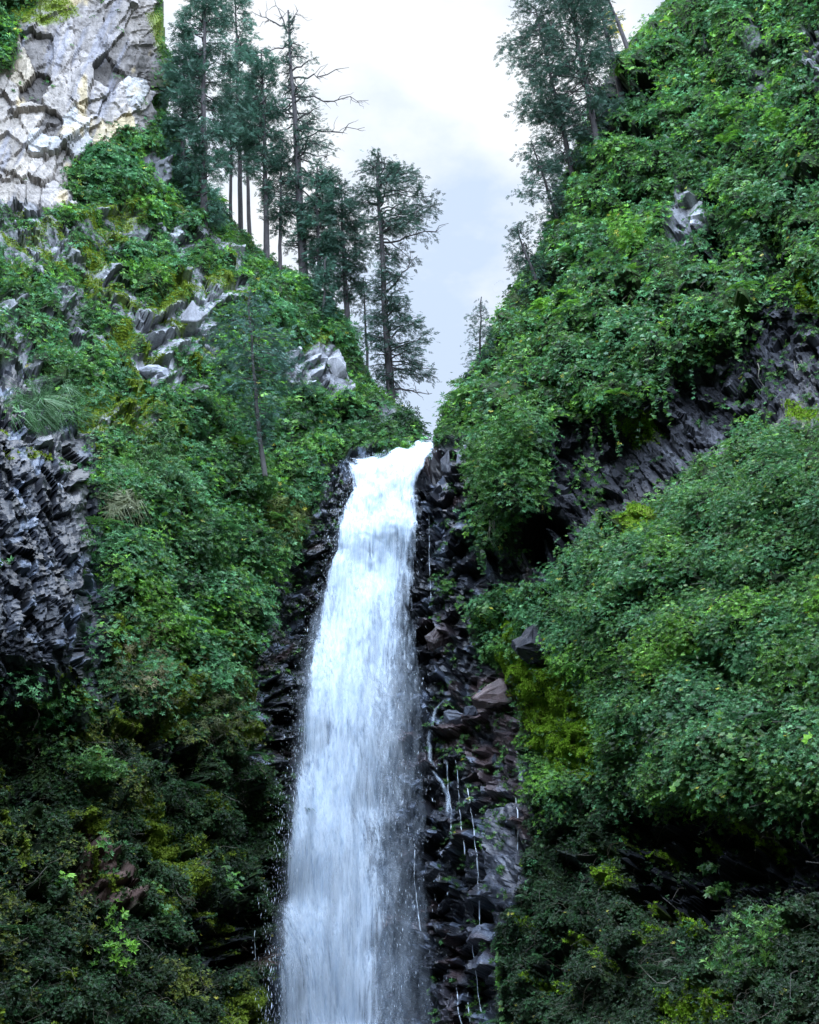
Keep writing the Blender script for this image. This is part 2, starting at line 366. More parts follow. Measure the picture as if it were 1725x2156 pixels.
WETL = [(655, 985), (715, 962), (790, 955), (800, 1000), (770, 1080), (740, 1200), (720, 1300), (700, 1450), (680, 1640), (640, 1700), (585, 1660), (505, 1600), (530, 1470), (545, 1330), (560, 1250), (575, 1190), (615, 1180), (650, 1120), (622, 1080), (665, 1060), (680, 1030)]
WETR = [(880, 960), (935, 925), (975, 915), (1003, 930), (1000, 1000), (985, 1060), (1012, 1100), (1000, 1150), (1110, 1180), (1160, 1200), (1110, 1245), (1050, 1260), (1010, 1290), (1000, 1380), (1070, 1420), (1110, 1500), (1100, 1570), (1125, 1650), (1140, 1730), (1100, 1880), (1060, 1960), (1050, 2060), (1060, 2700), (640, 2700), (620, 1900), (700, 1500), (800, 1100)]
CAVE = [(1150, 890), (1300, 880), (1440, 790), (1530, 740), (1600, 640), (1900, 600), (1900, 915), (1600, 915), (1480, 1000), (1370, 1060), (1270, 1115), (1190, 1200), (1100, 1180), (1040, 1110), (1140, 1060)]
PATCH = [([(272, 665), (330, 640), (400, 640), (432, 602), (458, 640), (472, 760), (430, 772), (395, 750), (340, 760), (300, 735)], .9),
         ([(262, 765), (330, 752), (385, 790), (380, 862), (345, 822), (290, 802)], 1.0),
         ([(140, 690), (185, 695), (188, 748), (150, 760), (135, 730)], .9), ([(50, 495), (95, 490), (90, 560), (45, 575)], .8), ([(100, 610), (175, 600), (170, 690), (110, 680)], .7),
         ([(200, 545), (255, 560), (240, 600), (205, 590)], .8), ([(592, 742), (640, 728), (645, 832), (600, 812)], 1.1), ([(640, 745), (690, 715), (735, 760), (742, 838), (690, 842), (650, 822)], 1.1),
         ([(298, 332), (350, 325), (357, 405), (322, 392)], 1.0), ([(788, 842), (818, 850), (820, 890), (800, 892)], .9), ([(240, 460), (290, 440), (290, 495), (250, 500)], .9),
         ([(1438, 375), (1490, 460), (1478, 478), (1455, 500), (1470, 545), (1412, 532), (1422, 440)], 1.0),
         ([(1470, 490), (1560, 500), (1530, 545), (1470, 540)], .15),
         ([(1580, 40), (1640, 60), (1625, 200), (1590, 230), (1575, 150)], .35), ([(1690, 80), (1800, 60), (1800, 230), (1705, 200)], .7), ([(1480, 60), (1500, 110), (1470, 120)], .4),
         ([(130, 930), (170, 920), (195, 990), (190, 1140), (150, 1100)], .45)]
SOIL = [([(150, 1760), (200, 1720), (250, 1800), (290, 1900), (230, 1935), (160, 1890)], 1), ([(365, 1840), (420, 1820), (440, 1900), (380, 1910)], .5), ([(530, 2000), (580, 1960), (590, 2130), (540, 2120)], .8)]
REDROCK = [([(975, 1435), (1055, 1395), (1110, 1490), (1095, 1540), (1000, 1530)], 1), ([(1000, 1550), (1090, 1540), (1100, 1680), (1010, 1690)], .6), ([(890, 1320), (930, 1280), (960, 1330), (920, 1400)], .5)]
TONGUE = [([(1020, 1700), (1090, 1690), (1090, 1890), (1050, 1905), (1030, 1880)], 1), ([(985, 1960), (1020, 1940), (1035, 2060), (1000, 2070)], .8), ([(900, 2030), (950, 2060), (960, 2160), (900, 2160)], .7), ([(960, 1780), (1010, 1790), (1005, 1850), (975, 1850)], .7)]
BOULDER = [(1100, 1360), (1130, 1320), (1180, 1345), (1195, 1400), (1150, 1415), (1105, 1400)]

ROWS = np.array([  # row, left, core left, core right, right
 (930, 852, 862, 900, 915), (942, 838, 848, 908, 922), (956, 780, 800, 900, 914), (968, 716, 782, 890, 900), (1010, 735, 780, 864, 886), (1060, 716, 750, 852, 884), (1120, 700, 728, 845, 890), (1200, 684, 706, 815, 884),
 (1300, 656, 688, 805, 886), (1400, 640, 670, 785, 892), (1500, 624, 660, 765, 898), (1600, 612, 652, 742, 902), (1700, 604, 640, 722, 906), (1800, 592, 632, 708, 910), (1900, 582, 622, 698, 918), (2000, 574, 616, 676, 920), (2156, 562, 612, 672, 925), (2400, 555, 610, 672, 925)], float)
def land_profile(u, v):
    """distance from the viewpoint incl. ridges that roll back at the skyline and masses that stand forward"""
    wu = u + 26 * fbm(u / 60, v / 60, 3, 5); wv = v + 26 * fbm(u / 60 + 9, v / 60, 3, 6)
    Y = baseY(u, v)
    Y = Y - 3.6 * sstep(-8, 22, sdist(wu, wv, OUTCROP)) * (1 - .85 * sstep(1330, 1560, wv))
    Y = Y - 3.2 * sstep(-15, 40, sdist(wu, wv, HANG))
    Y = Y - 2.2 * sstep(-20, 80, sdist(wu, wv, BROW))
    Y = Y - 1.7 * sstep(-15, 120, sdist(wu, wv, BUSH))
    Y = Y + 1.4 * sstep(-5, 60, sdist(wu, wv, CAVE))
    for p, k in PATCH[:1]: Y = Y + 1.0 * sstep(-5, 30, sdist(wu, wv, [(320, 670), (380, 655), (390, 700), (400, 740), (350, 740)]))
    Y = Y + 1.8 * sstep(60, -10, np.interp(v, ROWS[:, 0], ROWS[:, 1]) - u) * (u < 860) * sstep(1700, 1900, v)
    s = sdist(u, v, LAND)
    Y = Y + 9.0 * (1 - np.sqrt(np.clip(s / 70, 0, 1)))
    return Y, s
def axis(a, b, c, d_, fine, coarse):
    return np.concatenate([np.arange(a, b, coarse), np.arange(b, c, fine), np.arange(c, d_ + 1, coarse)]).astype(float)
us = axis(-480, -30, 1755, 2205, 3.0, 15); vs = axis(-450, -30, 2190, 2600, 3.0, 15)
U, V = np.meshgrid(us, vs)
Yd, S = land_profile(U, V)
wu = U + 22 * fbm(U / 45, V / 45, 3, 15); wv = V + 22 * fbm(U / 45 + 5, V / 45, 3, 16)
def msk(poly, lo=-6, hi=8): return sstep(lo, hi, sdist(wu, wv, poly))
m_pale = msk(PALE); m_out = msk(OUTCROP, -30, -12) * (1 - sstep(1440, 1600, V + 0.3 * U)) ; m_cave = msk(CAVE); m_wl = msk(WETL); m_wr = msk(WETR)
m_patch = np.zeros_like(U); 
for p, k in PATCH: m_patch = np.maximum(m_patch, msk(p) * (0.35 + .65 * min(1, k)))
pt_tone = np.ones_like(U)
for p, k in PATCH: pt_tone = np.where(sdist(U, V, p) > -20, k, pt_tone)
m_soil = np.zeros_like(U)
for p, k in SOIL: m_soil = np.maximum(m_soil, k * msk(p, -15, 15))
m_red = np.zeros_like(U)
for p, k in REDROCK: m_red = np.maximum(m_red, k * msk(p, -8, 12))
m_ton = np.zeros_like(U)
for p, k in TONGUE: m_ton = np.maximum(m_ton, k * msk(p, -4, 6))
# scattered bare spots so that rock keeps showing between the plants
rU, rV = U * .82 + V * .57, -U * .57 + V * .82
spots = sstep(.045, .09, fbm(rU / 75, rV / 30, 4, 77)) * (U < 520) * (V > 430) * (V < 930) * sstep(1350, 1150, V + 1.0 * U)
m_patch = np.maximum(m_patch, spots * .8)
bare = np.clip(m_pale + m_out + m_cave + m_wl + m_wr + m_patch + m_soil + m_ton + m_red, 0, 1)

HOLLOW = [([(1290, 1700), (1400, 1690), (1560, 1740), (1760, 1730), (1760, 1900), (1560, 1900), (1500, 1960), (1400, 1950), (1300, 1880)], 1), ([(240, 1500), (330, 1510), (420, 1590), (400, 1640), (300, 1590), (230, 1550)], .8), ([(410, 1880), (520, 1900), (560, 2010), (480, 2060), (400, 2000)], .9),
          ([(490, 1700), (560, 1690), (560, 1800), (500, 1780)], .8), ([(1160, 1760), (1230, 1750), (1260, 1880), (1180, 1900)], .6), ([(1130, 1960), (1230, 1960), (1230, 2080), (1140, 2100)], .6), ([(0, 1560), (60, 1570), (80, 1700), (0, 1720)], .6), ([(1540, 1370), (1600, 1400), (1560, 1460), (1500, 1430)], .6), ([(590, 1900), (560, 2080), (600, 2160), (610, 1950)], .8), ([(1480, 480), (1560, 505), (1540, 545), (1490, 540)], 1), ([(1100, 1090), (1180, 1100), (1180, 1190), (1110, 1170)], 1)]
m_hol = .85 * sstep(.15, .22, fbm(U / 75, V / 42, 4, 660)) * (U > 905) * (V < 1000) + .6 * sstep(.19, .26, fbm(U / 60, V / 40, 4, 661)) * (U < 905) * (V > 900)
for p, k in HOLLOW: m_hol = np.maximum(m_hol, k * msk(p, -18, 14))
# relief of the rock itself, metres
X1, Y1 = U + 5 * fbm(U / 30, V / 30, 3, 31), V + 5 * fbm(U / 30, V / 30, 3, 32)
fa, ra, ga = facet(X1, Y1, 95, 150, -.35, 100, 1.5, .35)
fb, rb, gb = facet(X1, Y1, 34, 58, -.5, 110, .9)
fc, rc, gc = facet(X1, Y1, 19, 30, .15, 120, .9)
fd, rd, gd = facet(X1, Y1, 26, 13, .2, 130, .9)
fe, re_, ge = facet(X1, Y1, 58, 17, .85, 140, 1.1)
ff, rf, gf = facet(X1, Y1, 9, 12, .1, 150, .9)
fk, rk, gk = facet(X1, Y1, 48, 60, .5, 210, 1.4, .3)
fj, rj, gj = facet(X1, Y1, 25, 92, -.14, 220, 1.2, .8)
facet(X1, Y1, 118, 92, .3, 160); mound = 1 - np.clip(facet.f1 / .75, 0, 1) ** 2
facet(X1, Y1, 52, 40, -.2, 170); mound2 = 1 - np.clip(facet.f1 / .75, 0, 1) ** 2
fg, rg, gg = facet(X1, Y1, 16, 24, -.15, 180, .9)
fh, rh, gh = facet(X1, Y1, 58, 42, -.55, 190, 1.4, .8)
SLABS = np.array([  # u, v, height, tilt u, tilt v, tone (recesses painted dark for shade), warm
 (100,50,.8,0,.5,.55,0),(85,112,-.1,.6,.5,.42,0),(48,150,.1,.5,.2,1.05,.5),(15,205,.2,-.3,.1,.9,.15),(135,110,.9,.3,-.2,.85,0),(190,80,1.2,.5,-.5,.72,0),(240,50,1.0,.3,-.4,.66,0),(165,190,.9,.5,-.3,.8,0),
 (128,225,.8,-.2,-.2,1.0,.1),(212,205,.3,.4,.3,.85,0),(238,225,.1,.6,.3,.9,0),(295,55,.2,.2,-.3,.75,.1),(325,90,-.2,.1,-.5,.6,0),(268,120,-.8,0,-1,.5,0),(232,165,-1.6,.2,-.6,.28,0),(300,140,-.6,0,-1.0,.42,0),(335,170,-.9,0,-.6,.4,0),
 (285,195,.4,.2,.3,1.1,-.1),(258,215,.5,-.1,.2,1.08,0),(310,225,.3,.5,.2,1.0,0),(335,215,-.1,.6,0,.8,0),(292,258,.1,.3,.4,.8,0),(262,265,.2,0,.5,1.0,.9),(212,292,.3,-.1,.3,.98,.8),(150,272,1.0,.1,.9,1.12,-.1),(95,300,.8,-.1,.8,1.1,-.1),
 (165,312,.8,.2,.8,1.08,-.1),(62,245,.2,-.4,.1,.92,.2),(25,290,0,.2,.1,.95,.2),(40,350,-.1,.3,.2,.92,.25),(90,352,.35,-.1,.5,1.0,.1),(135,360,-.1,.3,.6,.85,.1),(112,408,.3,.1,.7,1.05,0),(60,415,-.1,-.2,.3,.9,.1),(5,410,0,0,.2,.9,.2),(185,345,-.2,.3,.5,.7,0),(70,195,-.9,.4,.3,.3,0),(105,270,-.3,.3,.3,.4,0)], float)
sx_, sy_ = U + 26 * fbm(U / 35, V / 35, 4, 231), V + 26 * fbm(U / 35, V / 35, 4, 232)
b1 = np.full(U.shape, 1e9); b2 = b1.copy(); s_h = np.zeros(U.shape); s_t = np.ones(U.shape); s_w = np.zeros(U.shape)
for (a1, a2, hh, tu, tv_, tn, wm) in SLABS:
    ex, ey = sx_ - a1, (sy_ - a2) * .85; rx, ry = ex * .92 + ey * .38, -ex * .38 + ey * .92; dd = np.hypot(rx, ry * .8)
    m = dd < b1; b2 = np.where(m, b1, np.minimum(b2, dd)); s_h = np.where(m, hh + (tu * ex + tv_ * ey) / 45, s_h); s_t = np.where(m, tn, s_t); s_w = np.where(m, wm, s_w); b1 = np.where(m, dd, b1)
s_gap = b2 - b1
crack = lambda g_, w_: -np.clip(1 - g_ / w_, 0, 1)
h_pale = .36 * s_h + .24 * fk + .14 * fh + .07 * fc + .04 * ff - .12 * np.clip(1 - s_gap / 2.5, 0, 1) + .10 * fbm((U + .5 * V) / 14, (V - .5 * U) / 70, 4, 3) + .3 * fbm(U / 60, V / 60, 3, 4) + .10 * fbm(U / 60, V / 5, 3, 8)
h_out = .5 * fb + .55 * fj + .16 * fg + .12 * ff + .2 * crack(gj, .12)
h_wet = .6 * fb + .75 * fh + .20 * fd + .14 * fg + .06 * ff + .2 * crack(gh, .08)
colm = 1 - sstep(1440, 1520, wu)
h_cave = .5 * fb + colm * (.42 * fe + .16 * crack(ge, .12)) + (1 - colm) * (.6 * fh + .22 * fg + .12 * crack(gh, .1)) + .14 * ff
h_patch = .9 * fh + .5 * fb + .2 * fc + .08 * ff + .25 * crack(gh, .06)
lowl_ = sstep(1350, 1650, V)
h_soft = 1.3 * fbm(U / 90, V / 90, 4, 60) + (1.1 - .6 * lowl_) * (mound - .5) + (.75 - .35 * lowl_) * (mound2 - .5) + .35 * fk * (1 + lowl_) + .3 * fh + .35 * fbm(U / 14, V / 14, 2, 61) - .5 * sstep(905, 700, U) * sstep(950, 850, V) * (mound - .5)
h_ton = .5 + 1.0 * fbm(U / 22, V / 50, 4, 88) + .35 * fh + .06 * ff
h_out, h_wet, h_cave, h_patch = [.9 * q_ for q_ in (h_out, h_wet, h_cave, h_patch)]
wts = [m_pale, m_out, np.clip(m_wl + m_wr, 0, 1), m_cave, m_patch]
hs = [h_pale, h_out, h_wet, h_cave, h_patch]
Hh = h_soft.copy()
for w_, h_ in zip(wts, hs): Hh = Hh * (1 - w_) + h_ * w_
Hh = Hh * (1 - m_ton) + h_ton * m_ton
Hh = Hh * (1 - m_hol) + (h_wet * 2 - 1.5) * m_hol
Hh = Hh - .35 * np.clip(m_out + m_wl + m_wr * (U > 850) + m_cave, 0, 1)
Hh = Hh * sstep(0, 25, S) * np.clip(Yd / 45, .45, 1.2)
P0 = at(U, V, Yd)
du = np.gradient(P0, axis=1); dv = np.gradient(P0, axis=0)
Nn = norm(np.cross(dv, du)); Nn[(Nn * (P0 - CAM)).sum(-1) > 0] *= -1
Nd = norm(Nn * .6 - norm(rays(U, V)) * .5 + UP * .1)
Pg = P0 + Nd * Hh[..., None]
du = np.gradient(Pg, axis=1); dv = np.gradient(Pg, axis=0)
Ng = norm(np.cross(dv, du)); Ng[(Ng * (P0 - CAM)).sum(-1) > 0] *= -1

def mixc(c, t, w_): return c * (1 - w_[..., None]) + np.asarray(t) * w_[..., None]
C = np.ones(U.shape + (3,)) * np.array([.018, .030, .014])
C = mixc(C, (.032, .055, .014), sstep(.0, .25, fbm(U / 20, V / 20, 4, 44)))
def shade(c, r_, k=.5): return np.asarray(c) * (1 - k / 2 + k * r_)[..., None]
cp = shade((.33, .295, .27), rk, .35) * s_t[..., None]; cp = np.where((s_w > 0)[..., None], cp * (1 - .55 * s_w[..., None] * np.array([0, .18, .75])), cp * (1 + s_w[..., None] * np.array([.9, .2, -.3]))); cp = mixc(cp, (.46, .36, .20), .7 * sstep(.17, .26, fbm(U / 45, V / 70, 4, 90))); cp = mixc(cp, (.18, .18, .21), .6 * sstep(.10, .22, fbm((U + .4 * V) / 16, V / 110, 4, 91)))
C = mixc(C, 0, m_pale) + cp * .92 * m_pale[..., None]
cb = shade((.024, .028, .040), rj, 1.3); cb = mixc(cb, (.22, .26, .34), .8 * (rg > .84)); cb = mixc(cb, (.065, .07, .085), .6 * (rj > .8))  # paler facets stand in for blue sky glints on the columns
w_ = m_out; C = C * (1 - w_[..., None]) + cb * w_[..., None]
cw = shade((.042, .045, .055), rh, 1.3); cw = mixc(cw, (.24, .28, .36), .8 * (rg > .86)); cw = mixc(cw, (.11, .065, .06), .7 * sstep(.1, .2, fbm(U / 50, V / 50, 3, 93)))  # pale blue facets paint the sheen of sky on wet rock
w_ = np.clip(m_wl + m_wr, 0, 1); C = C * (1 - w_[..., None]) + cw * w_[..., None]
cc = shade((.048, .048, .055), np.where(colm > .5, re_, rg), 1.1); cc = mixc(cc, (.13, .13, .145), .7 * (np.where(colm > .5, re_, rg) > .88))
C = C * (1 - m_cave[..., None]) + cc * m_cave[..., None]
cq = shade((.25, .25, .262), rh, .9) * pt_tone[..., None]
C = C * (1 - m_patch[..., None]) + cq * m_patch[..., None]
C = mixc(C, (.10, .065, .055), m_soil); C = mixc(C, (.17, .105, .10), m_red * .8); C = mixc(C, (.13, .135, .165), m_ton * .8)
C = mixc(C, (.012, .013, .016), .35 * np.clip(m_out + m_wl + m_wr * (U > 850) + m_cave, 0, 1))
C = mixc(C, (.020, .022, .026), m_hol)  # shade of the hollows put into the rock colour
# moss colour growing over upward ledges
MOSS = [([(300, 660), (345, 620), (395, 590), (425, 600), (385, 640), (330, 665)], 1), ([(235, 700), (270, 680), (295, 720), (270, 745), (235, 735)], .9), ([(45, 520), (75, 480), (110, 470), (100, 510)], .6),
        ([(1040, 1375), (1110, 1385), (1230, 1450), (1290, 1570), (1270, 1660), (1150, 1640), (1100, 1530)], 1), ([(1040, 1320), (1080, 1290), (1120, 1310), (1090, 1370), (1060, 1390)], .9), ([(1085, 1250), (1110, 1235), (1125, 1260), (1100, 1285)], .9),
        ([(295, 1700), (340, 1700), (390, 1780), (412, 1830), (340, 1840), (310, 1760)], .9), ([(415, 1660), (440, 1665), (462, 1720), (440, 1735)], .9), ([(120, 2060), (145, 2040), (150, 2110), (125, 2110)], .7), ([(25, 1790), (60, 1780), (60, 1830), (30, 1840)], .6),
        ([(1365, 1970), (1400, 1950), (1410, 1990), (1380, 2010)], .8), ([(1390, 2110), (1470, 2090), (1560, 2120), (1540, 2170), (1400, 2170)], .8), ([(1240, 1820), (1285, 1790), (1300, 1870), (1260, 1880)], .6),
        ([(150, 540), (200, 520), (230, 560), (200, 575)], .8), ([(240, 440), (300, 410), (300, 470), (250, 470)], .7), ([(1680, 600), (1725, 590), (1725, 660), (1680, 650)], .9), ([(1280, 880), (1370, 870), (1380, 920), (1330, 930)], .6), ([(1310, 1090), (1380, 1060), (1370, 1120), (1330, 1160)], .8),
        ([(0, 30), (60, 0), (150, 5), (170, 40), (100, 55), (40, 60)], .8), ([(310, 30), (345, 20), (352, 120), (325, 80)], .8), ([(640, 710), (690, 700), (690, 720), (650, 735)], .7), ([(1650, 840), (1725, 850), (1725, 880), (1660, 880)], .9), ([(480, 2100), (560, 2080), (590, 2200), (440, 2200)], .6), ([(170, 820), (330, 850), (310, 900), (190, 880)], .55), ([(560, 1060), (630, 1080), (640, 1140), (560, 1180)], .6), ([(330, 1450), (400, 1430), (410, 1520), (350, 1560)], .5)]
m_moss = np.zeros_like(U)
for p, k in MOSS: m_moss = np.maximum(m_moss, k * msk(p, -10, 14))
qU, qV = U * .8 + V * .6, -U * .6 + V * .8
m_moss = np.maximum(m_moss, .8 * sstep(.12, .2, fbm(qU / 130, qV / 40, 4, 203)) * (U < 600) * (V > 1280) * (1 - m_out) * (1 - m_wl))
m_moss = np.maximum(m_moss, .8 * sstep(.10, .17, fbm(qU / 80, qV / 22, 4, 204)) * (U < 520) * (V > 430) * (V < 960))
m_moss = np.maximum(m_moss, .7 * sstep(.17, .24, fbm(qU / 90, qV / 50, 4, 205)) * (U > 1100) * (V > 1700))
m_moss *= sstep(-.25, .05, fbm(U / 18, V / 12, 3, 201) + .1)
C = mixc(C, (.15, .21, .02), m_moss * .9)
Wet = np.clip(m_wl + m_wr + .7 * m_out + .25 * m_cave + m_ton, 0, 1) * (1 - m_moss)

# split the wall into the bodies one can tell apart
idx = np.arange(U.size).reshape(U.shape)
quads = np.stack([idx[:-1, :-1], idx[1:, :-1], idx[1:, 1:], idx[:-1, 1:]], -1).reshape(-1, 4)
fS = np.minimum.reduce([S[:-1, :-1], S[1:, :-1], S[1:, 1:], S[:-1, 1:]]).ravel()
def fm(a): return a[:-1, :-1].ravel()
keep = fS > 0
reg = np.where(fm(U) < 790, 0, 1)
reg[fm(m_pale) > .5] = 2; reg[fm(m_out) > .5] = 3
reg[(fm(m_cave) > .5)] = 4; reg[(fm(m_wl) > .5)] = 5; reg[(fm(m_wr) > .5)] = 6
INFO = [('cliff_left', None, 'structure'), ('cliff_right', None, 'structure'),
        ('bare_cliff', 'pale grey and ochre bare rock face high above the overgrown slope, beside the tall conifers', 'rock face'),
        ('basalt_outcrop', 'dark blue grey outcrop of jagged basalt columns standing out at the left edge', 'rock outcrop'),
        ('basalt_overhang', 'dark undercut band of slanting basalt columns below the hanging shrubs on the right wall', 'rock overhang'),
        ('wet_cliff', 'black wet broken rock along the left side of the waterfall', 'rock face'),
        ('wet_cliff', 'black and reddish wet broken rock behind and right of the waterfall, with trickles', 'rock face')]
px_m = Yd / F0 * 1.05                                       # metres per photo pixel
areas = np.gradient(U, axis=1) * np.gradient(V, axis=0) * px_m ** 2
inview = (U > -140) & (U < 1865) & (V > -160) & (V < 2260)
Pf = Pg.reshape(-1, 3); Cf = C.reshape(-1, 3); Wf = Wet.ravel()
for k, (nm, lab, cat) in enumerate(INFO):
    q = quads[keep & (reg == k)]; used, inv = np.unique(q, return_inverse=True)
    vv_, ff_, cc_, ww_ = Pf[used], inv.reshape(-1, 4), Cf[used], Wf[used]
    o = make_obj(nm, vv_, ff_, M_ROCK, col=cc_, attrs={'wet': ww_})
    if cat == 'structure': tag(o, ['overgrown green cliff left of the waterfall', 'overgrown green cliff right of the waterfall'][k], 'cliff', kind='structure')
    else: tag(o, lab, cat)

# the gorge goes on past the viewpoint on both sides
for side, colix in ((0, 0), (1, -1)):
    E = P0[:, colix][::6]; nst = 26; t = np.linspace(0, 1, nst)
    tgt = E.copy(); tgt[:, 1] = -32; tgt[:, 0] = E[:, 0] * .95
    G = E[:, None] * (1 - t)[None, :, None] + tgt[:, None] * t[None, :, None]
    nn_ = fbm(G[..., 1] / 5, G[..., 2] / 5, 4, 300 + side) * 3.0 * np.minimum(1, t * 6)[None]
    G[..., 0] += nn_ * (1 if side == 0 else -1)
    ix = np.arange(G.shape[0] * nst).reshape(G.shape[0], nst)
    q = np.stack([ix[:-1, :-1], ix[1:, :-1], ix[1:, 1:], ix[:-1, 1:]], -1).reshape(-1, 4)
    cc_ = np.tile([.03, .045, .018], (G.shape[0] * nst, 1))
    o = make_obj('unseen_gorge_wall', G.reshape(-1, 3), q, M_ROCK, col=cc_, attrs={'wet': np.zeros(len(cc_))})
    tag(o, ['overgrown gorge wall running back beside the viewer on the left', 'overgrown gorge wall running back beside the viewer on the right'][side], 'cliff', kind='structure')
bx_, bz_ = np.meshgrid(np.linspace(-60, 60, 61), np.linspace(-4, 52, 31)); by_ = -27 - .16 * bz_ + 5 * fbm(bx_ / 9, bz_ / 9, 4, 350)  # added wall out of view, blocks low sky to darken the gorge foot
ix = np.arange(bx_.size).reshape(bx_.shape)
o = make_obj('unseen_gorge_wall', np.stack([bx_, by_, bz_ + 6 * fbm(bx_ / 12, bx_ * 0, 3, 351) * (bz_ / 52)], -1).reshape(-1, 3), np.stack([ix[:-1, :-1], ix[:-1, 1:], ix[1:, 1:], ix[1:, :-1]], -1).reshape(-1, 4), M_ROCK, col=np.tile([.03, .045, .018], (bx_.size, 1)), attrs={'wet': np.zeros(bx_.size)})
tag(o, 'unseen overgrown wall added behind the viewer to shade the gorge foot', 'cliff', kind='structure')
gx, gy = np.meshgrid(np.linspace(-150, 150, 61), np.linspace(-150, 200, 71)); gz = -3.2 + .5 * fbm(gx / 3, gy / 3, 3, 9)
ix = np.arange(gx.size).reshape(gx.shape)
o = make_obj('ground', np.stack([gx, gy, gz], -1).reshape(-1, 3), np.stack([ix[:-1, :-1], ix[:-1, 1:], ix[1:, 1:], ix[1:, :-1]], -1).reshape(-1, 4), M_GROUND)
tag(o, kind='structure')

# ------------------------------------------------------------------ plant cover
def bil(Aa, u, v):
    i = np.clip(np.searchsorted(us, u) - 1, 0, len(us) - 2); j = np.clip(np.searchsorted(vs, v) - 1, 0, len(vs) - 2)
    return Aa[j, i]
def surf(u, v): return bil(Pg, np.asarray(u), np.asarray(v)), bil(Ng, np.asarray(u), np.asarray(v))
PALETTE = {'mid': [(.078, .195, .038), (.060, .160, .036), (.105, .225, .038), (.066, .180, .056)],
           'teal': [(.066, .195, .075), (.085, .235, .088), (.056, .165, .066), (.095, .245, .085)],
           'lime': [(.12, .29, .030), (.15, .32, .034), (.095, .245, .034)],
           'olive': [(.13, .165, .022), (.10, .145, .022), (.155, .175, .026)],
           'deep': [(.012, .036, .012), (.018, .048, .014), (.016, .034, .012)],  # leaf colours darkened to paint the shade low in the gorge
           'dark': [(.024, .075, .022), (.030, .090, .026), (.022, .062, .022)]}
def cols(kind, n, var=.30):
    p = np.array(PALETTE[kind]); c = p[rng.integers(len(p), size=n)]
    c = c * (1 + rng.normal(size=(n, 1)) * var).clip(.4, 1.9)
    y = rng.random(n) < .004; c[y] = (.45, .42, .06); return c
def shrubs(bag, cu, cv, r_m, leaf, cover, kind, T=None, sink=.25, flat=.8, kc=None):
    """mounds of leaves round points on the wall; kind may be an array of palette names"""
    P, Nv = surf(cu, cv)
    T = T or T_ROS
    wl_ = np.interp(cv, ROWS[:, 0], ROWS[:, 1]); r_m = np.where((cv > 950) & (cu < 860), np.minimum(r_m, np.maximum(.1, (wl_ - cu) * P[:, 1] / F0 * .8)), r_m)
    per = np.maximum(6, (cover * 2 * math.pi * r_m ** 2 / (leaf ** 2 * 1.4))).astype(int)
    per = np.minimum(per, 1100)
    rep = np.repeat(np.arange(len(P)), per); n = len(rep)
    a = norm(Nv * .75 + UP * .45)
    D = norm(rng.normal(size=(n, 3))); A_ = a[rep]; dt = (D * A_).sum(-1, keepdims=True)
    D = np.where(dt < -.25, D - 2 * dt * A_, D)
    rad = r_m[rep] * (.55 + .45 * rng.random(n) ** .5)
    # lobes inside each mound
    lob = 1 + .35 * np.sin(D[:, 0] * 5 + rep * 1.7) * np.sin(D[:, 2] * 6 + rep * 2.3) + .15 * rng.normal(size=n)
    Q = P[rep] + D * (rad * lob)[:, None] * np.array([1, 1, flat]) - A_ * (r_m[rep] * sink)[:, None]
    Z = norm(D * .55 + UP * .75 + rng.normal(size=(n, 3)) * .35 - norm(P[rep] - CAM) * .25)
    if isinstance(kind, str): Cc = cols(kind, n)
    else:
        Cc = np.zeros((n, 3)); kk = np.asarray(kind)[rep]
        for k_ in np.unique(kk): m = kk == k_; Cc[m] = cols(k_, m.sum())
    Cc = Cc * (rng.uniform(.75, 1.3, len(P)))[rep][:, None]
    sc_ = leaf[rep] if np.ndim(leaf) else leaf
    sc_ = sc_ * rng.uniform(.7, 1.25, n)
    pick = rng.integers(len(T), size=n)
    for t_i in range(len(T)):
        m = pick == t_i; bag.add(T[t_i], Q[m], Z[m], sc_[m] if np.ndim(sc_) else sc_, Cc[m])
def sample(weight, n):
    w = (weight * areas * inview * (S > 4)).ravel(); w = w / w.sum(); k = rng.choice(len(w), size=n, p=w)
    return U.ravel()[k] + rng.uniform(-3, 3, n), V.ravel()[k] + rng.uniform(-3, 3, n)
def blur(a, n):
    k = np.ones(2 * n + 1) / (2 * n + 1)
    a = np.apply_along_axis(lambda r_: np.convolve(np.pad(r_, n, 'edge'), k, 'valid'), 0, a)
    return np.apply_along_axis(lambda r_: np.convolve(np.pad(r_, n, 'edge'), k, 'valid'), 1, a)
veg = 1 - bare; near_rock = np.clip(1 - 1.5 * blur(np.clip(m_patch + m_pale + m_wl + m_wr * (U > 880) + m_moss, 0, 1), 6), 0, 1); veg = veg * (1 - .93 * m_hol); veg0 = veg.copy(); veg = veg * near_rock
big = fbm(U / 120, V / 120, 3, 400)
lowL = sstep(1350, 1650, V + .15 * U) * (U < 700)                           # shaded mossy foot of the left wall
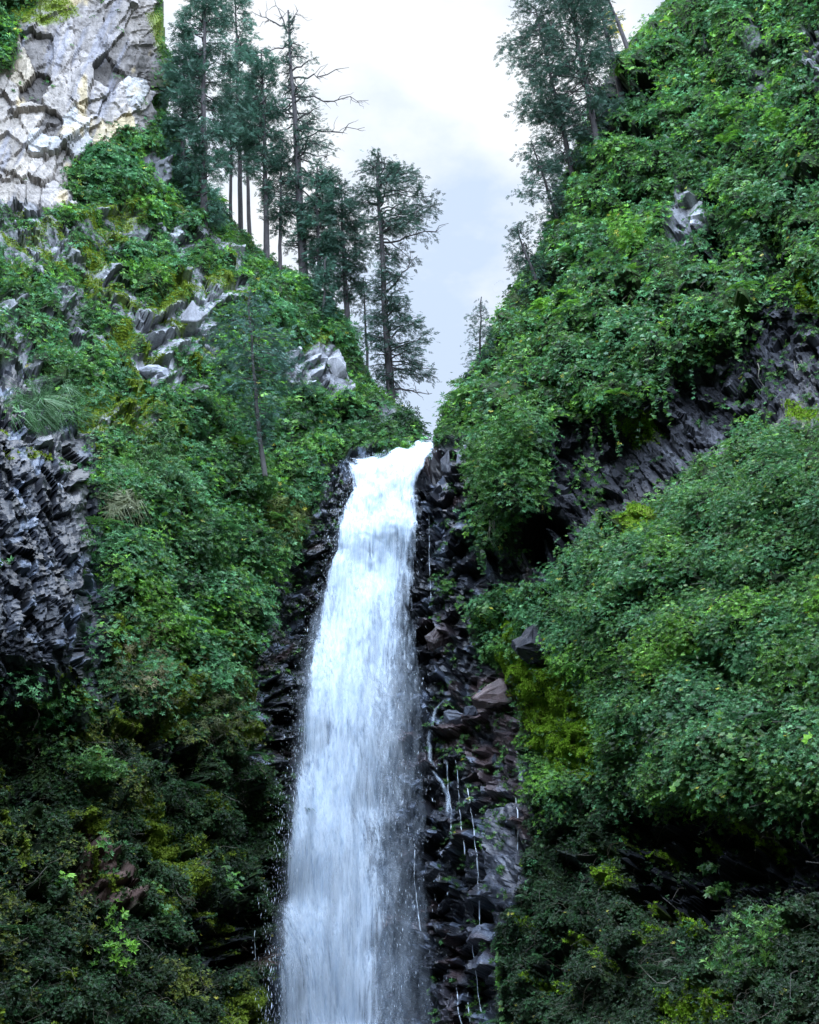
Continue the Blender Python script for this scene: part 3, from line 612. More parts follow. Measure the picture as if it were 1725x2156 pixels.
# zone A: left slope above; B: left wall lower; C: right upper; D: right lower
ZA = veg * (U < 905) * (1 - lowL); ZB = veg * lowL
mB = msk(BUSH, -20, 10)
ZC = veg * (U >= 905) * (1 - mB) * (V < 1150); ZD = veg * (U >= 905) * np.maximum(mB, (V >= 1150) * 1.0)
def zone(name, wt, n, rlo, rhi, leaf, cover, kinds, label, T=None, clumpseed=1, cat='shrubs'):
    wt = wt * sstep(-.20, .02, fbm(U / 30, V / 30, 4, 500 + clumpseed) + .06)
    u, v = sample(wt, n); r = rng.uniform(rlo, rhi, n) ** 1.0
    Yp = bil(Yd, u, v)
    f = fbm(u / 130, v / 130, 3, 520 + clumpseed) + rng.normal(size=n) * .06
    names = np.array(kinds)[np.clip(((f + .28) / .56 * len(kinds)).astype(int), 0, len(kinds) - 1)]
    b = Bag(); shrubs(b, u, v, r, leaf * np.clip(Yp / 40, .7, 1.5), cover, names, T)
    ku = rng.integers(len(u), size=int(len(u) * .5)); P, Nv = surf(u[ku] + rng.normal(size=len(ku)) * 12, v[ku] + rng.normal(size=len(ku)) * 12)
    b.add(T_TWIG, P + Nv * r[ku][:, None] * .6, rng.normal(size=P.shape) + Nv, rng.uniform(.25, .7, len(ku)), np.array([.11, .095, .07]) * rng.uniform(.4, 1.3, (len(ku), 1)), Y=Nv * .6 + rng.normal(size=P.shape) * .5 - UP * .5)
    o = b.build(name, M_LEAF); tag(o, label, cat, kind='stuff'); return o
zone('shrub_cover', ZA, 2600, .35, .95, .155, .36, ['teal', 'mid', 'teal', 'lime', 'teal', 'mid', 'dark'], 'green shrubs and creepers covering the upper slope left of the waterfall', clumpseed=1)
zone('creeper_cover', ZB, 2800, .10, .34, .085, .34, ['dark', 'deep', 'dark', 'deep', 'olive'], 'low creepers and moss, coloured darker for the shade at the foot of the left cliff', T_SPRIG + T_ROS, clumpseed=2)
zone('shrub_cover', ZC, 1900, .32, 1.0, .165, .36, ['teal', 'mid', 'teal', 'lime', 'teal', 'dark', 'mid'], 'dense leafy shrubs hanging over the upper right cliff', T_ROS + T_SPRIG + BR_, clumpseed=3)
zone('shrub_cover', ZD * (1 - sstep(1600, 1760, V)), 1700, .28, .75, .12, .38, ['teal', 'mid', 'teal', 'mid', 'lime'], 'dense blue green bushes bulging from the middle of the right cliff', T_ROS + T_ROS + BR_, clumpseed=4)
zone('creeper_cover', ZD * sstep(1560, 1760, V), 2600, .12, .36, .085, .34, ['deep', 'dark', 'deep', 'dark', 'deep'], 'small leaved creepers with shade put into their colour at the foot of the right cliff', T_SPRIG + T_ROS, clumpseed=5)
u, v = sample(veg0 * (1 - m_moss), 150000); P, Nv = surf(u, v); b = Bag(); n = len(u)
dk = np.clip((v - 1300) / 700, 0, 1); cc_ = cols('mid', n) * (1 - dk[:, None]) + cols('deep', n) * dk[:, None]  # leaves darken downward, the fall of light put into their colour
for ti in range(3):
    m = np.arange(n) % 3 == ti; b.add(T_ROS[ti], P[m] + Nv[m] * .05, Nv[m] * .8 + UP * .7 + rng.normal(size=(m.sum(), 3)) * .4, (.10 * np.clip(P[m][:, 1] / 36, .7, 1.5)) * rng.uniform(.6, 1.3, m.sum()), cc_[m])
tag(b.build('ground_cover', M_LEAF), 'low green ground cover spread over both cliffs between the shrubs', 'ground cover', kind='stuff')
ZG = veg * sstep(.02, .1, fbm(U / 70, V / 50, 3, 640)) * (V < 1700) * (1 - lowL)
zone('broad_leaf_cover', ZG, 420, .3, .7, .24, .26, ['mid', 'lime', 'teal', 'dark'], 'scattered plants with bigger leaves among the shrubs of both cliffs', BR_, clumpseed=11)
ZH = veg * sstep(.04, .12, fbm(U / 60, V / 60, 3, 650)) * (V > 250)
uf, vf = sample(ZH, 150); Pq, Nq = surf(uf, vf); bF = Bag()
for i in range(len(uf)):
    kf = 7; az = np.linspace(0, 6.28, kf, endpoint=False) + rng.random(kf); bF.add(T_FROND, np.tile(Pq[i] + Nq[i] * .35, (kf, 1)), np.tile(Nq[i] * .4 + UP, (kf, 1)), rng.uniform(.4, .9) * np.ones(kf), cols(['mid', 'lime', 'dark'][i % 3] if vf[i] < 1450 else 'dark', kf), Y=np.stack([np.cos(az), np.sin(az) * .6 - .4, .15 + 0 * az], 1))  # lower ferns take darker leaves as painted shade
tag(bF.build('fern_cover', M_LEAF), 'small ferns scattered among the shrubs of both cliffs', 'ferns', kind='stuff')
ZE = veg * np.maximum(msk([(280, 1000), (500, 1080), (560, 1350), (470, 1560), (370, 1480), (330, 1350), (250, 1200)], -20, 20), msk([(120, 870), (330, 900), (300, 1010), (190, 990)], -20, 20))
zone('broad_leaf_cover', ZE, 420, .3, .6, .15, .30, ['mid', 'teal', 'mid', 'lime'], 'large lobed leaves in drifts down the middle of the left wall', BR_, clumpseed=8)
ZF = veg * np.maximum(msk([(1250, 1480), (1740, 1480), (1740, 1730), (1560, 1720), (1400, 1680), (1290, 1700)], -20, 20), msk([(1160, 880), (1180, 560), (1400, 560), (1420, 800)], -20, 20) * .5)
zone('broad_leaf_cover', ZF, 420, .25, .5, .13, .30, ['mid', 'teal', 'mid', 'dark'], 'round and lobed pale leaves over the lower right wall', BR_, clumpseed=9)
edge = np.clip(blur(np.clip(m_cave + m_hol + m_wr * (U > 950), 0, 1), 9) * 2.2, 0, 1) * (1 - np.clip(m_cave + m_hol + m_wr, 0, 1)) * (U > 905)
u, v = sample(edge + .05 * ZC + .02 * ZD, 240); P, Nv = surf(u, v); b = Bag()
for i in range(len(u)):
    a = P[i] - norm(P[i] - CAM) * rng.uniform(.2, .9); k = int(rng.integers(7, 20)); t = np.arange(k)[:, None] * .13
    q = a + np.array([0, 0, -1]) * t + np.stack([np.cumsum(rng.normal(size=k)) * .03, np.cumsum(rng.normal(size=k)) * .02, t[:, 0] * 0], 1)
    b.add(T_SPRIG[i % 2] if i % 3 else T_BROAD, q, UP * .8 + rng.normal(size=(k, 3)) * .4 - norm(P[i] - CAM) * .4, rng.uniform(.12, .2), cols(['mid', 'teal', 'dark'][i % 3], k))
tag(b.build('hanging_creepers', M_LEAF), 'leafy creepers trailing down over the dark hollows of the right cliff', 'creepers', kind='stuff')
# sparse leaves poking out of rocks
u, v = sample((m_cave * (.4 + 1.0 * (1 - colm)) + m_out * .25 + m_wl * .5 + m_wr * (U > 905) * .5 + m_soil * .6 + m_pale * .05 + m_patch * .8), 760)
b = Bag(); shrubs(b, u, v, rng.uniform(.12, .4, len(u)), .14, .4, 'mid'); o = b.build('rock_plants', M_LEAF); tag(o, 'small green plants rooted in cracks of the bare rock', 'plants', kind='stuff')
# moss
def mosspatch(u, v, col, size, name, label):
    P, Nv = surf(u, v); n = len(u); b = Bag()
    c = np.array(col) * (1 + rng.normal(size=(n, 1)) * .22).clip(.5, 1.6)
    hf = n // 2
    b.add(T_MOSS[0], P[:hf], Nv[:hf] + UP * .4 + rng.normal(size=(hf, 3)) * .3, size * rng.uniform(.6, 1.2, hf), c[:hf])
    b.add(T_MOSS[1], P[hf:], Nv[hf:] + UP * .2 + rng.normal(size=(n - hf, 3)) * .3, size * rng.uniform(.5, 1, n - hf), c[hf:])
    o = b.build(name, M_MOSS); tag(o, label, 'moss', kind='stuff')
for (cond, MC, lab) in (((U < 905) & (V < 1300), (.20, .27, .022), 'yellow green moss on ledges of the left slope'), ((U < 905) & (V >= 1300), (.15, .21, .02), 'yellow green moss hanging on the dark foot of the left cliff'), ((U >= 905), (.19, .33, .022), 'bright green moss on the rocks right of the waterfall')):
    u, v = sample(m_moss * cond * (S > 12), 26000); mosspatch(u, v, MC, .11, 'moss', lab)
u, v = sample(ZB + .7 * ZD * (V > 1650) + .25 * (m_wl + m_soil), 60000); mosspatch(u, v, (.026, .046, .014), .10, 'moss', 'moss over the lower cliffs, coloured dark green for their shade')  # tuft colour darkened to carry the shade of the lower cliffs

# ------------------------------------------------------------------ trees
def limb_pts(a, b, sag, n=7, wob=.03):
    t = np.linspace(0, 1, n)[:, None]; Ln = np.linalg.norm(b - a)
    p = a + (b - a) * t; p[:, 2] += (-sag * Ln * (t * t - t * .3))[:, 0] if sag else 0
    p[1:-1] += rng.normal(size=(n - 2, 3)) * wob * Ln
    return p
def conifer(base, top, label, crown, nb=60, spray=.5, col=(.040, .085, .058), r0_=.22, start=.2, group='trees on the ridge', lean_side=None, dens=1.0, name='conifer', bare=(), wide=1.15, deep=2.2, bark=None):
    """crown: list of (height share, half width m to -x, half width m to +x)"""
    B = np.array(base); Tt = np.array(top); Hm = np.linalg.norm(Tt - B)
    root = empty(name, B, label, 'tree', group)
    n = 13; t = np.linspace(0, 1, n)[:, None]; tr = B + (Tt - B) * t; tr[0] -= (Tt - B) / Hm * deep; tr[1:-1, :2] += np.cumsum(rng.normal(size=(n - 2, 2)) * .035, 0)
    parts = [tube(tr, r0_ * (1 - .85 * t[:, 0]) + .02, 8)]
    cr_ = np.array(crown); need = Bag()
    for i in range(nb):
        h = start + (1 - start) * (i + rng.random()) / nb
        wl = np.interp(h, cr_[:, 0], cr_[:, 1]) * wide; wr = np.interp(h, cr_[:, 0], cr_[:, 2]) * wide
        az = rng.uniform(0, 2 * math.pi); k = .5 + .5 * math.cos(az); Lr = (wl * (1 - k) + wr * k) * rng.uniform(.6, 1.1)
        if Lr < .15: continue
        a = B + (Tt - B) * h
        b_ = a + np.array([math.cos(az) * Lr, math.sin(az) * Lr * .8, Lr * rng.uniform(-.25, .35)])
        p = limb_pts(a, b_, rng.uniform(.0, .35), 7); parts.append(tube(p, np.linspace(.05, .012, 7) * (r0_ / .2), 4))
        # side twigs with sprays
        m = int(max(6, Lr * 26 * dens)); tt = rng.uniform(.18, 1.0, m) ** .8
        q = np.stack([np.interp(tt, np.linspace(0, 1, 7), p[:, c]) for c in range(3)], 1)
        dr = norm(b_ - a); side = norm(np.cross(dr, UP)) * rng.choice([-1, 1], m)[:, None]
        off = side * rng.uniform(0, .6, m)[:, None] * (Lr * .30) + rng.normal(size=(m, 3)) * .14 + UP * rng.uniform(-.35, .12, m)[:, None]
        dirs = norm(dr * .8 + side * rng.uniform(.1, 1, m)[:, None] + rng.normal(size=(m, 3)) * .35 - UP * .25)
        cc_ = np.array(col) * rng.uniform(.6, 1.5) * (1 + rng.normal(size=(m, 1)) * .25).clip(.4, 1.7)
        for ti in range(3):
            mm = np.arange(m) % 3 == ti
            need.add(T_NEED[ti], q[mm] + off[mm], UP * .8 + rng.normal(size=(mm.sum(), 3)) * .5, spray * .66 * rng.uniform(.6, 1.3, mm.sum()), cc_[mm], Y=dirs[mm])
    tv, tf = join(parts)
    make_obj('trunk', tv - B, tf, bark or M_BARK, root, smooth=True)
    need.build('crown', M_NEEDLE, root, origin=B)
    for (h, tx, ty, sub) in bare:                       # bare limbs that reach out of the crown
        a = B + (Tt - B) * h; b_ = at(tx, ty, a[1] - .5); p = limb_pts(a, b_, -.12, 9, .025); ps = [tube(p, np.linspace(.085, .015, 9), 5)]
        for _ in range(sub):
            k = rng.integers(3, 8); e = p[k] + norm(rng.normal(size=3) + (b_ - a) * .25) * rng.uniform(.5, 1.5); ps.append(tube(limb_pts(p[k], e, 0, 5, .06), np.linspace(.03, .008, 5), 4))
        bv, bf = join(ps); make_obj('bare_branch', bv - B, bf, M_BARK, root)
    return root
def tree_at(bu, bv, tu, tv_, Y, label, crown_px, **kw):
    Ys = surf(bu, bv + 16)[0][1] + .6; Y = Ys if abs(Ys - Y) < 14 else Y
    B = at(bu, bv + 8, Y); Tt = at(tu, tv_, Y + kw.pop('dY', 0)); m = Y / F0 * 1.08
    # crown_px: (photo row, left px, right px) half widths about the trunk
    cr_ = [((bv - r_) / (bv - tv_), a * m, c * m) for r_, a, c in crown_px]; cr_.sort()
    return conifer(B, Tt, label, cr_, **kw)
TEAL = (.060, .135, .090); DK = (.045, .095, .065)
tree_at(640, 590, 607, 22, 64, 'tallest ridge conifer with a bare broken top and long bare limbs', [(25, 0, 0), (80, 8, 35), (150, 25, 60), (250, 60, 75), (300, 60, 95), (420, 70, 80), (470, 90, 60), (540, 20, 20), (590, 0, 0)], nb=120, spray=.40, col=DK, r0_=.36, start=.08, dens=.6,
        bare=[(.93, 530, 30, 7), (.90, 578, 5, 6), (.86, 545, 112, 4), (.93, 628, 22, 5), (.66, 776, 222, 10), (.53, 768, 278, 8), (.73, 735, 150, 8), (.45, 700, 330, 5), (.58, 560, 240, 5)])
tree_at(824, 842, 797, 322, 60, 'conifer with round topped open crown standing alone nearest the gap of sky', [(320, 15, 15), (350, 50, 50), (400, 60, 95), (470, 40, 115), (520, 15, 100), (560, 5, 20), (620, 30, 60), (700, 45, 90), (760, 45, 90), (800, 10, 60), (842, 0, 0)], nb=150, wide=1.25, spray=.42, col=DK, r0_=.28, start=.04, dens=.9,
        bare=[(.62, 945, 480, 6), (.42, 880, 545, 3), (.06, 910, 835, 5)])
tree_at(430, 480, 425, -70, 63, 'tallest dense blue green conifer, its crown cut off by the top of the picture', [(-60, 40, 50), (30, 60, 70), (120, 55, 90), (220, 80, 95), (330, 70, 90), (430, 60, 60), (480, 20, 20)], nb=120, spray=.5, col=TEAL, r0_=.26, start=.03, dens=1.1)
tree_at(385, 400, 392, 60, 61, 'smaller conifer tucked against the pale rock face', [(60, 10, 10), (140, 40, 40), (250, 55, 50), (380, 40, 40)], nb=70, spray=.45, col=TEAL, start=.05, dens=1.2)
tree_at(507, 475, 498, -40, 66, 'conifer with high crown and bare slim lower trunk behind the ridge', [(-40, 20, 25), (60, 45, 40), (160, 50, 60), (260, 55, 50), (330, 20, 30), (400, 5, 5)], nb=90, spray=.46, col=TEAL, r0_=.2, start=.25, dens=1.1)
tree_at(527, 480, 520, 170, 67, 'slim trunked conifer between two others on the ridge', [(170, 10, 10), (230, 40, 45), (320, 45, 40), (380, 10, 10)], nb=45, spray=.42, col=DK, r0_=.17, start=.35, dens=1)
tree_at(562, 540, 550, 105, 65, 'conifer with dome crown and dark bare lower trunk', [(105, 20, 20), (160, 55, 50), (230, 60, 60), (330, 60, 50), (400, 15, 15)], nb=95, spray=.46, col=TEAL, r0_=.23, start=.3, dens=1.2)
tree_at(487, 450, 482, 140, 67, 'thin dark conifer behind the dense one', [(140, 10, 10), (250, 35, 35), (340, 30, 20)], nb=40, spray=.42, col=DK, r0_=.14, start=.3, dens=1)
tree_at(590, 560, 596, 290, 63, 'bushy young conifer at the left foot of the tallest conifer', [(290, 8, 8), (360, 45, 40), (440, 45, 45), (490, 25, 20)], nb=55, spray=.42, col=DK, r0_=.14, start=.25, dens=1.1)
tree_at(731, 672, 715, 385, 61, 'dark wide crowned conifer on a bare trunk between the two tall ones', [(385, 15, 15), (430, 55, 40), (500, 75, 55), (570, 50, 70), (610, 20, 40), (640, 0, 0)], nb=95, spray=.44, col=DK, r0_=.21, start=.15, dens=1.2)
tree_at(672, 620, 668, 345, 63, 'dense conifer just right of the tallest one', [(345, 20, 30), (420, 45, 55), (500, 50, 60), (580, 30, 20)], nb=80, spray=.44, col=TEAL, r0_=.17, start=.1, dens=1.2)
tree_at(772, 745, 766, 585, 60, 'small thin tree in the gap left of the lone conifer', [(585, 10, 12), (640, 22, 25), (700, 20, 20)], nb=28, spray=.36, col=DK, r0_=.09, start=.2, dens=1)
tree_at(680, 660, 690, 540, 60, 'small conifer shrub on the slope below the ridge trees', [(540, 5, 5), (600, 28, 28), (655, 30, 30)], nb=45, spray=.4, col=TEAL, r0_=.1, start=.03, dens=1.2)
def slope_tree():
    B = surf(541, 1035)[0] + np.array([0, -1.2, 0]); Yb = B[1]
    Tt = at(528, 610, Yb); m = Yb / F0 * 1.08
    cr_ = [((1035 - r_) / 425, a * m, c * m) for r_, a, c in [(610, 5, 5), (680, 60, 55), (740, 110, 80), (800, 120, 90), (850, 60, 60), (930, 40, 20), (980, 5, 5)]]; cr_.sort()
    conifer(B, Tt, 'airy drooping young fir with a pale trunk growing out of the left slope', cr_, nb=90, spray=.32, col=(.085, .175, .130), r0_=.10, start=.12, group='trees', dens=.6, wide=1.45, deep=.4, bark=M_BARKP)
slope_tree()
tree_at(1012, 800, 1014, 625, 53, 'small pointed spruce in silhouette on the right skyline', [(625, 3, 3), (680, 28, 28), (740, 35, 40), (790, 38, 40)], nb=55, spray=.26, col=DK, r0_=.07, start=.02, group='trees on the right ridge', dens=1)
G2 = 'trees on the right ridge'
tree_at(1309, 200, 1245, -60, 57, 'slender leaning trunk at the top beside the sunlit yellow leaves', [(-60, 50, 10), (60, 55, 20), (140, 30, 10)], nb=45, spray=.42, col=DK, r0_=.2, start=.3, group=G2, dens=.9)
tree_at(1330, 120, 1262, -60, 59, 'second leaning trunk at the top, right of its slender neighbour', [(-60, 30, 20), (40, 15, 15)], nb=22, spray=.42, col=DK, r0_=.18, start=.4, group=G2, dens=.8)
tree_at(1262, 330, 1190, -60, 55, 'tall leaning tree with the widest ragged crown reaching over the gap of sky', wide=1.55, crown_px=[(-60, 90, 60), (60, 100, 70), (150, 110, 60), (220, 90, 50), (290, 40, 30)], nb=115, spray=.42, col=DK, r0_=.22, start=.1, group=G2, dens=.8)
tree_at(1215, 400, 1128, 20, 56, 'outermost leaning tree of the right ridge with dark ragged foliage', wide=1.5, crown_px=[(20, 50, 50), (110, 70, 60), (200, 85, 50), (260, 80, 50), (340, 60, 30)], nb=100, spray=.42, col=DK, r0_=.18, start=.1, group=G2, dens=.8)
tree_at(1185, 500, 1120, 300, 55, 'thin tree with open feathery crown below the leaning trees', wide=1.4, crown_px=[(300, 30, 20), (360, 50, 40), (430, 60, 30), (480, 40, 20)], nb=60, spray=.38, col=DK, r0_=.12, start=.08, group=G2, dens=.8)
tree_at(1135, 600, 1092, 470, 54, 'lowest small tree hanging out from the right skyline', wide=1.4, crown_px=[(470, 15, 15), (520, 35, 30), (580, 40, 20)], nb=45, spray=.34, col=DK, r0_=.1, start=.05, group=G2, dens=.9)
# yellow leaves at the top, sunlight put into their colour
def bush(name, label, u, v, rad_px, Y=None, kind='mid', leaf=.14, cover=.45, T=None, cat='bush', fwd=.3, flat=1.0, n=6, group=None, col=None, stems=3):
    P, Nv = surf(u, v)
    if Y is not None: P = at(u, v, Y)
    m = P[1] / F0 * 1.08; R = rad_px * m
    b = Bag(); root = P - norm(P - CAM) * fwd
    cs = root + rng.normal(size=(n, 3)) * R * .45 * np.array([1, .6, flat])
    T = T or T_ROS
    for c in cs:
        r_ = R * rng.uniform(.4, .62); k = int(min(900, max(10, cover * 12.6 * r_ ** 2 / (leaf ** 2 * 1.4))))
        D = norm(rng.normal(size=(k, 3))); Q = c + D * (r_ * (.5 + .5 * rng.random(k) ** .5))[:, None] * np.array([1, 1, flat])
        Z = norm(D * .5 + UP * .8 + rng.normal(size=(k, 3)) * .35 - norm(P - CAM) * .3)
        cc_ = cols(kind, k) if col is None else np.array(col) * (1 + rng.normal(size=(k, 1)) * .2).clip(.5, 1.6)
        for ti in range(len(T)):
            mm = np.arange(k) % len(T) == ti; b.add(T[ti], Q[mm], Z[mm], leaf * rng.uniform(.7, 1.25, mm.sum()), cc_[mm])
    o = empty(name, P, label, cat, group)
    b.build('leaves', M_LEAF, o, origin=P)
    sv, sf = join([tube(limb_pts(P + Nv * -.1, c, 0, 5, .06), np.linspace(.03, .01, 5), 5) for c in cs[:stems]]); make_obj('stem', sv - P, sf, M_BARK, o)
    return o
bush('leaf_spray', 'yellow leaves coloured as if sunlit behind the leaning trunks at the top', 1285, 35, 38, Y=66, col=(.50, .42, .04), leaf=.28, cat='foliage', cover=.35)
bush('bush', 'bright lime green leafy bush alone on the dark foot of the left cliff', 243, 2015, 40, kind='lime', leaf=.13, flat=1.5, fwd=.5, cover=.5)
BR = [T_BROAD]
bush('broad_leaved_plant', 'dark green plant with large lobed leaves left of the lower waterfall', 490, 1850, 55, kind='mid', leaf=.17, T=BR, fwd=.5, cover=.35)
bush('broad_leaved_plant', 'trailing plant with pale green leaves below the brown bare soil', 335, 1900, 50, kind='mid', leaf=.12, T=BR, fwd=.4, cover=.3)
bush('broad_leaved_plant', 'small teal plant under the basalt outcrop near the left edge', 85, 1525, 26, kind='teal', leaf=.13, T=BR, fwd=.3, cover=.35, flat=.6)
bush('broad_leaved_plant', 'small bright plant on the brown soil patch', 140, 1860, 16, kind='lime', leaf=.12, T=BR, fwd=.3, cover=.4, n=4)
bush('broad_leaved_plant', 'pale green plant at the foot of the jagged basalt columns', 190, 1440, 20, kind='teal', leaf=.12, T=BR, fwd=.3, cover=.4, n=4)
bush('bush', 'low ridge of green bush slanting across the dark left wall', 190, 1640, 60, kind='mid', leaf=.10, fwd=.5, flat=.6, cover=.45, n=9)
bush('bush', 'dark shrub hanging like a curtain from the rocks right of the lip of the falls', 1070, 985, 95, kind='mid', leaf=.18, fwd=1.5, flat=1.35, cover=.5, n=16)
bush('bush', 'rounded dark plant on the black rock just right of the waterfall', 935, 1232, 32, kind='mid', leaf=.15, fwd=.5, cover=.5)
bush('bush', 'small bright green shrub on the red rock beside the trickles', 1052, 1635, 24, kind='mid', leaf=.12, fwd=.4, flat=1.4, cover=.5)
bush('bush', 'maple leaved bright bush at the lower edge of the dark overhang', 1205, 1180, 42, kind='lime', leaf=.17, T=BR, fwd=.9, cover=.35)
bush('bush', 'row of green leaves above the mossy boulder', 1060, 1290, 34, kind='mid', leaf=.16, T=BR, fwd=.4, flat=.45, cover=.45)
bush('bush', 'tiny bright plant on wet rock left of the waterfall', 608, 1243, 13, kind='lime', leaf=.13, fwd=.3, cover=.5, n=3)
bush('bush', 'bright green clump at the top of the dark rock left of the waterfall', 575, 1290, 22, kind='olive', leaf=.13, fwd=.3, cover=.4, n=4)
bush('broad_leaved_plant', 'pale leaved plant sticking out of the shaded right wall', 1350, 1585, 42, kind='teal', leaf=.16, T=T_ROS, fwd=.9, cover=.28)
bush('hanging_plant', 'upper pair of leafy twigs hanging in the dark hollow at lower right', 1450, 1790, 22, kind='mid', leaf=.13, T=BR, fwd=1.4, cover=.3, flat=.4, n=5)
bush('hanging_plant', 'lower leafy twig hanging over the darkest hollow at lower right', 1480, 1850, 28, kind='mid', leaf=.13, T=BR, fwd=1.4, cover=.3, flat=.4, n=5)
bush('hanging_plant', 'small leafy twig hanging left of the others in the dark hollow', 1405, 1818, 15, kind='teal', leaf=.12, T=BR, fwd=1.4, cover=.3, flat=.4, n=3)
bush('broad_leaved_plant', 'bank of round pale leaves near the right edge below the fern', 1600, 1590, 60, kind='mid', leaf=.12, T=BR, fwd=.6, cover=.4, n=9)
bush('bush', 'bright green bush in the bottom right corner', 1620, 1990, 70, kind='mid', leaf=.11, fwd=.6, cover=.4, n=9)
bush('bush', 'lime tinted shrub on the upper right cliff', 1640, 260, 60, kind='lime', leaf=.2, fwd=.8, cover=.4, n=9)
bush('bush', 'light green shrub mound above the hanging curtain shrub', 1330, 530, 65, kind='lime', leaf=.2, fwd=.8, cover=.35, n=9)
bush('bush', 'blue green shrub below the pale rock face', 235, 345, 75, kind='teal', leaf=.22, fwd=1.0, cover=.45, n=12, flat=.7)
bush('bush', 'low green bush at the foot of the airy young fir', 545, 1035, 42, kind='mid', leaf=.16, fwd=1.4, cover=.45, n=7)
# ferns
def fern(label, u, v, r_px, nfr=9, fwd=.6, kind='mid'):
    P, Nv = surf(u, v); P = P - norm(P - CAM) * fwd; R = r_px * P[1] / F0 * 1.08
    o = empty('fern', P, label, 'fern', 'ferns on the right cliff'); 
    for i in range(nfr):
        az = i / nfr * 6.28 + rng.uniform(-.2, .2); b = Bag()
        yd = np.array([math.cos(az), math.sin(az) * .6 - .35, .15]); b.add(T_FROND, [np.zeros(3)], [np.array([0, -.35, 1.0])], R * rng.uniform(.8, 1.15), cols(kind, 1), Y=np.array([yd]))
        b.build('frond', M_LEAF, o)
fern('fern with arching fronds over the dark hollow at lower right', 1440, 1680, 62)
fern('large fern near the right edge in the blue green bushes', 1665, 1330, 72, 11)
fern('small fern below the lower fern fronds', 1470, 1600, 30, 7, kind='dark')
# grass
def grass(name, label, u, v, wpx, hpx, n, T, col, size, fwd=.2):
    uu = u + rng.normal(size=n) * wpx * .5; vv = v + rng.normal(size=n) * hpx * .5; P, Nv = surf(uu, vv); b = Bag()
    P = P - norm(P - CAM) * fwd
    c = np.array(col) * (1 + rng.normal(size=(n, 1)) * .25).clip(.4, 1.7)
    b.add(T, P, Nv * .8 + UP * .5 + rng.normal(size=(n, 3)) * .2, size * rng.uniform(.6, 1.2, n), c)
    o = b.build(name, M_GRASS); tag(o, label, 'grass', kind='stuff')
DROOP = bladesT(12, 1.9, .65, .03)
grass('grass', 'pale drooping grass tuft right of the basalt outcrop', 255, 1075, 25, 15, 40, DROOP, (.22, .24, .13), .9, .5)
grass('grass', 'yellow green grass clump on the ledge left of the upper falls', 595, 1100, 45, 38, 150, DROOP, (.13, .17, .035), .8, .4)
grass('grass', 'straw coloured dry grass on the middle of the left wall', 300, 1400, 55, 95, 380, T_TUFT[1], (.20, .18, .08), .38, .2)
grass('grass', 'soft green grass above the basalt outcrop', 110, 850, 70, 35, 260, DROOP, (.07, .16, .06), .9, .4)
grass('grass', 'green grass and weeds on the left slope beside the basalt outcrop', 330, 1010, 60, 60, 260, T_TUFT[0], (.08, .17, .05), .6, .3)
grass('grass', 'olive grass on the left wall beside the wet rock', 470, 1500, 80, 110, 420, T_TUFT[1], (.085, .10, .03), .32, .2)

# ------------------------------------------------------------------ rocks one can tell apart
def rock(name, label, u, v, wpx, hpx, col, wet=.6, Y=None, fwd=.2, rot=0.0, n=16, group=None, cat='rock', seed=0):
    rr_ = np.random.default_rng(900 + seed); P, Nv = surf(u, v)
    if Y is not None: P = at(u, v, Y)
    m = P[1] / F0 * 1.06; sx, sz = wpx * m / 2, hpx * m / 2; sy = min(sx, sz) * 1.0
    D = norm(rr_.normal(size=(n, 3))); D = D / np.abs(D).max(-1, keepdims=True) * rr_.uniform(.75, 1.05, (n, 1)) * .92
    D = D * np.array([sx, sy, sz]); c, s_ = math.cos(rot), math.sin(rot)
    D = np.stack([D[:, 0] * c - D[:, 2] * s_, D[:, 1], D[:, 0] * s_ + D[:, 2] * c], 1)
    bm = bmesh.new(); vs_ = [bm.verts.new(x) for x in D]
    r_ = bmesh.ops.convex_hull(bm, input=vs_); 
    bmesh.ops.delete(bm, geom=[g_ for g_ in bm.verts if not g_.link_faces], context='VERTS')
    bmesh.ops.bevel(bm, geom=bm.edges[:], offset=min(sx, sz) * .05, segments=1, affect='EDGES', clamp_overlap=True)
    bmesh.ops.triangulate(bm, faces=bm.faces[:]); bmesh.ops.subdivide_edges(bm, edges=bm.edges[:], cuts=2, use_grid_fill=True)
    q_ = np.array([v_.co[:] for v_ in bm.verts]); k_ = 5.0 / max(sx, sz); dn = fbm(q_[:, 0] * k_ + seed, q_[:, 2] * k_ + q_[:, 1] * k_, 4, 33) * min(sx, sz) * .35
    for v_, d_ in zip(bm.verts, dn): v_.co += v_.co.normalized() * float(d_)
    me = bpy.data.meshes.new(name); bm.to_mesh(me); bm.free(); me.materials.append(M_ROCK)
    a = me.attributes.new('col', 'FLOAT_COLOR', 'POINT'); a.data.foreach_set('color', np.tile(list(col) + [1.0], len(me.vertices)).astype(np.float32))
    a = me.attributes.new('wet', 'FLOAT', 'POINT'); a.data.foreach_set('value', np.full(len(me.vertices), wet, np.float32))
    o = bpy.data.objects.new(name, me); COL.objects.link(o); o.location = Vector((P - norm(P - CAM) * fwd).tolist()); tag(o, label, cat, group); return o
rock('boulder', 'large black rounded boulder under the bright moss right of the falls', 1148, 1368, 95, 85, (.035, .035, .042), .4, fwd=.5, n=26, seed=1)
rock('rock', 'pale grey block at the lip of the falls beneath the shrubs', 967, 955, 34, 66, (.20, .205, .23), .8, fwd=.3, rot=-.4, seed=2)
rock('rock', 'tall pale rock leaning right of the lip, nearest the hanging shrub', 992, 950, 24, 60, (.24, .245, .27), .8, fwd=.4, rot=-.35, seed=3)
rock('rock', 'dark pointed wedge of rock at the right edge of the upper falls', 950, 990, 26, 60, (.05, .05, .06), .9, fwd=.7, rot=.1, seed=4)
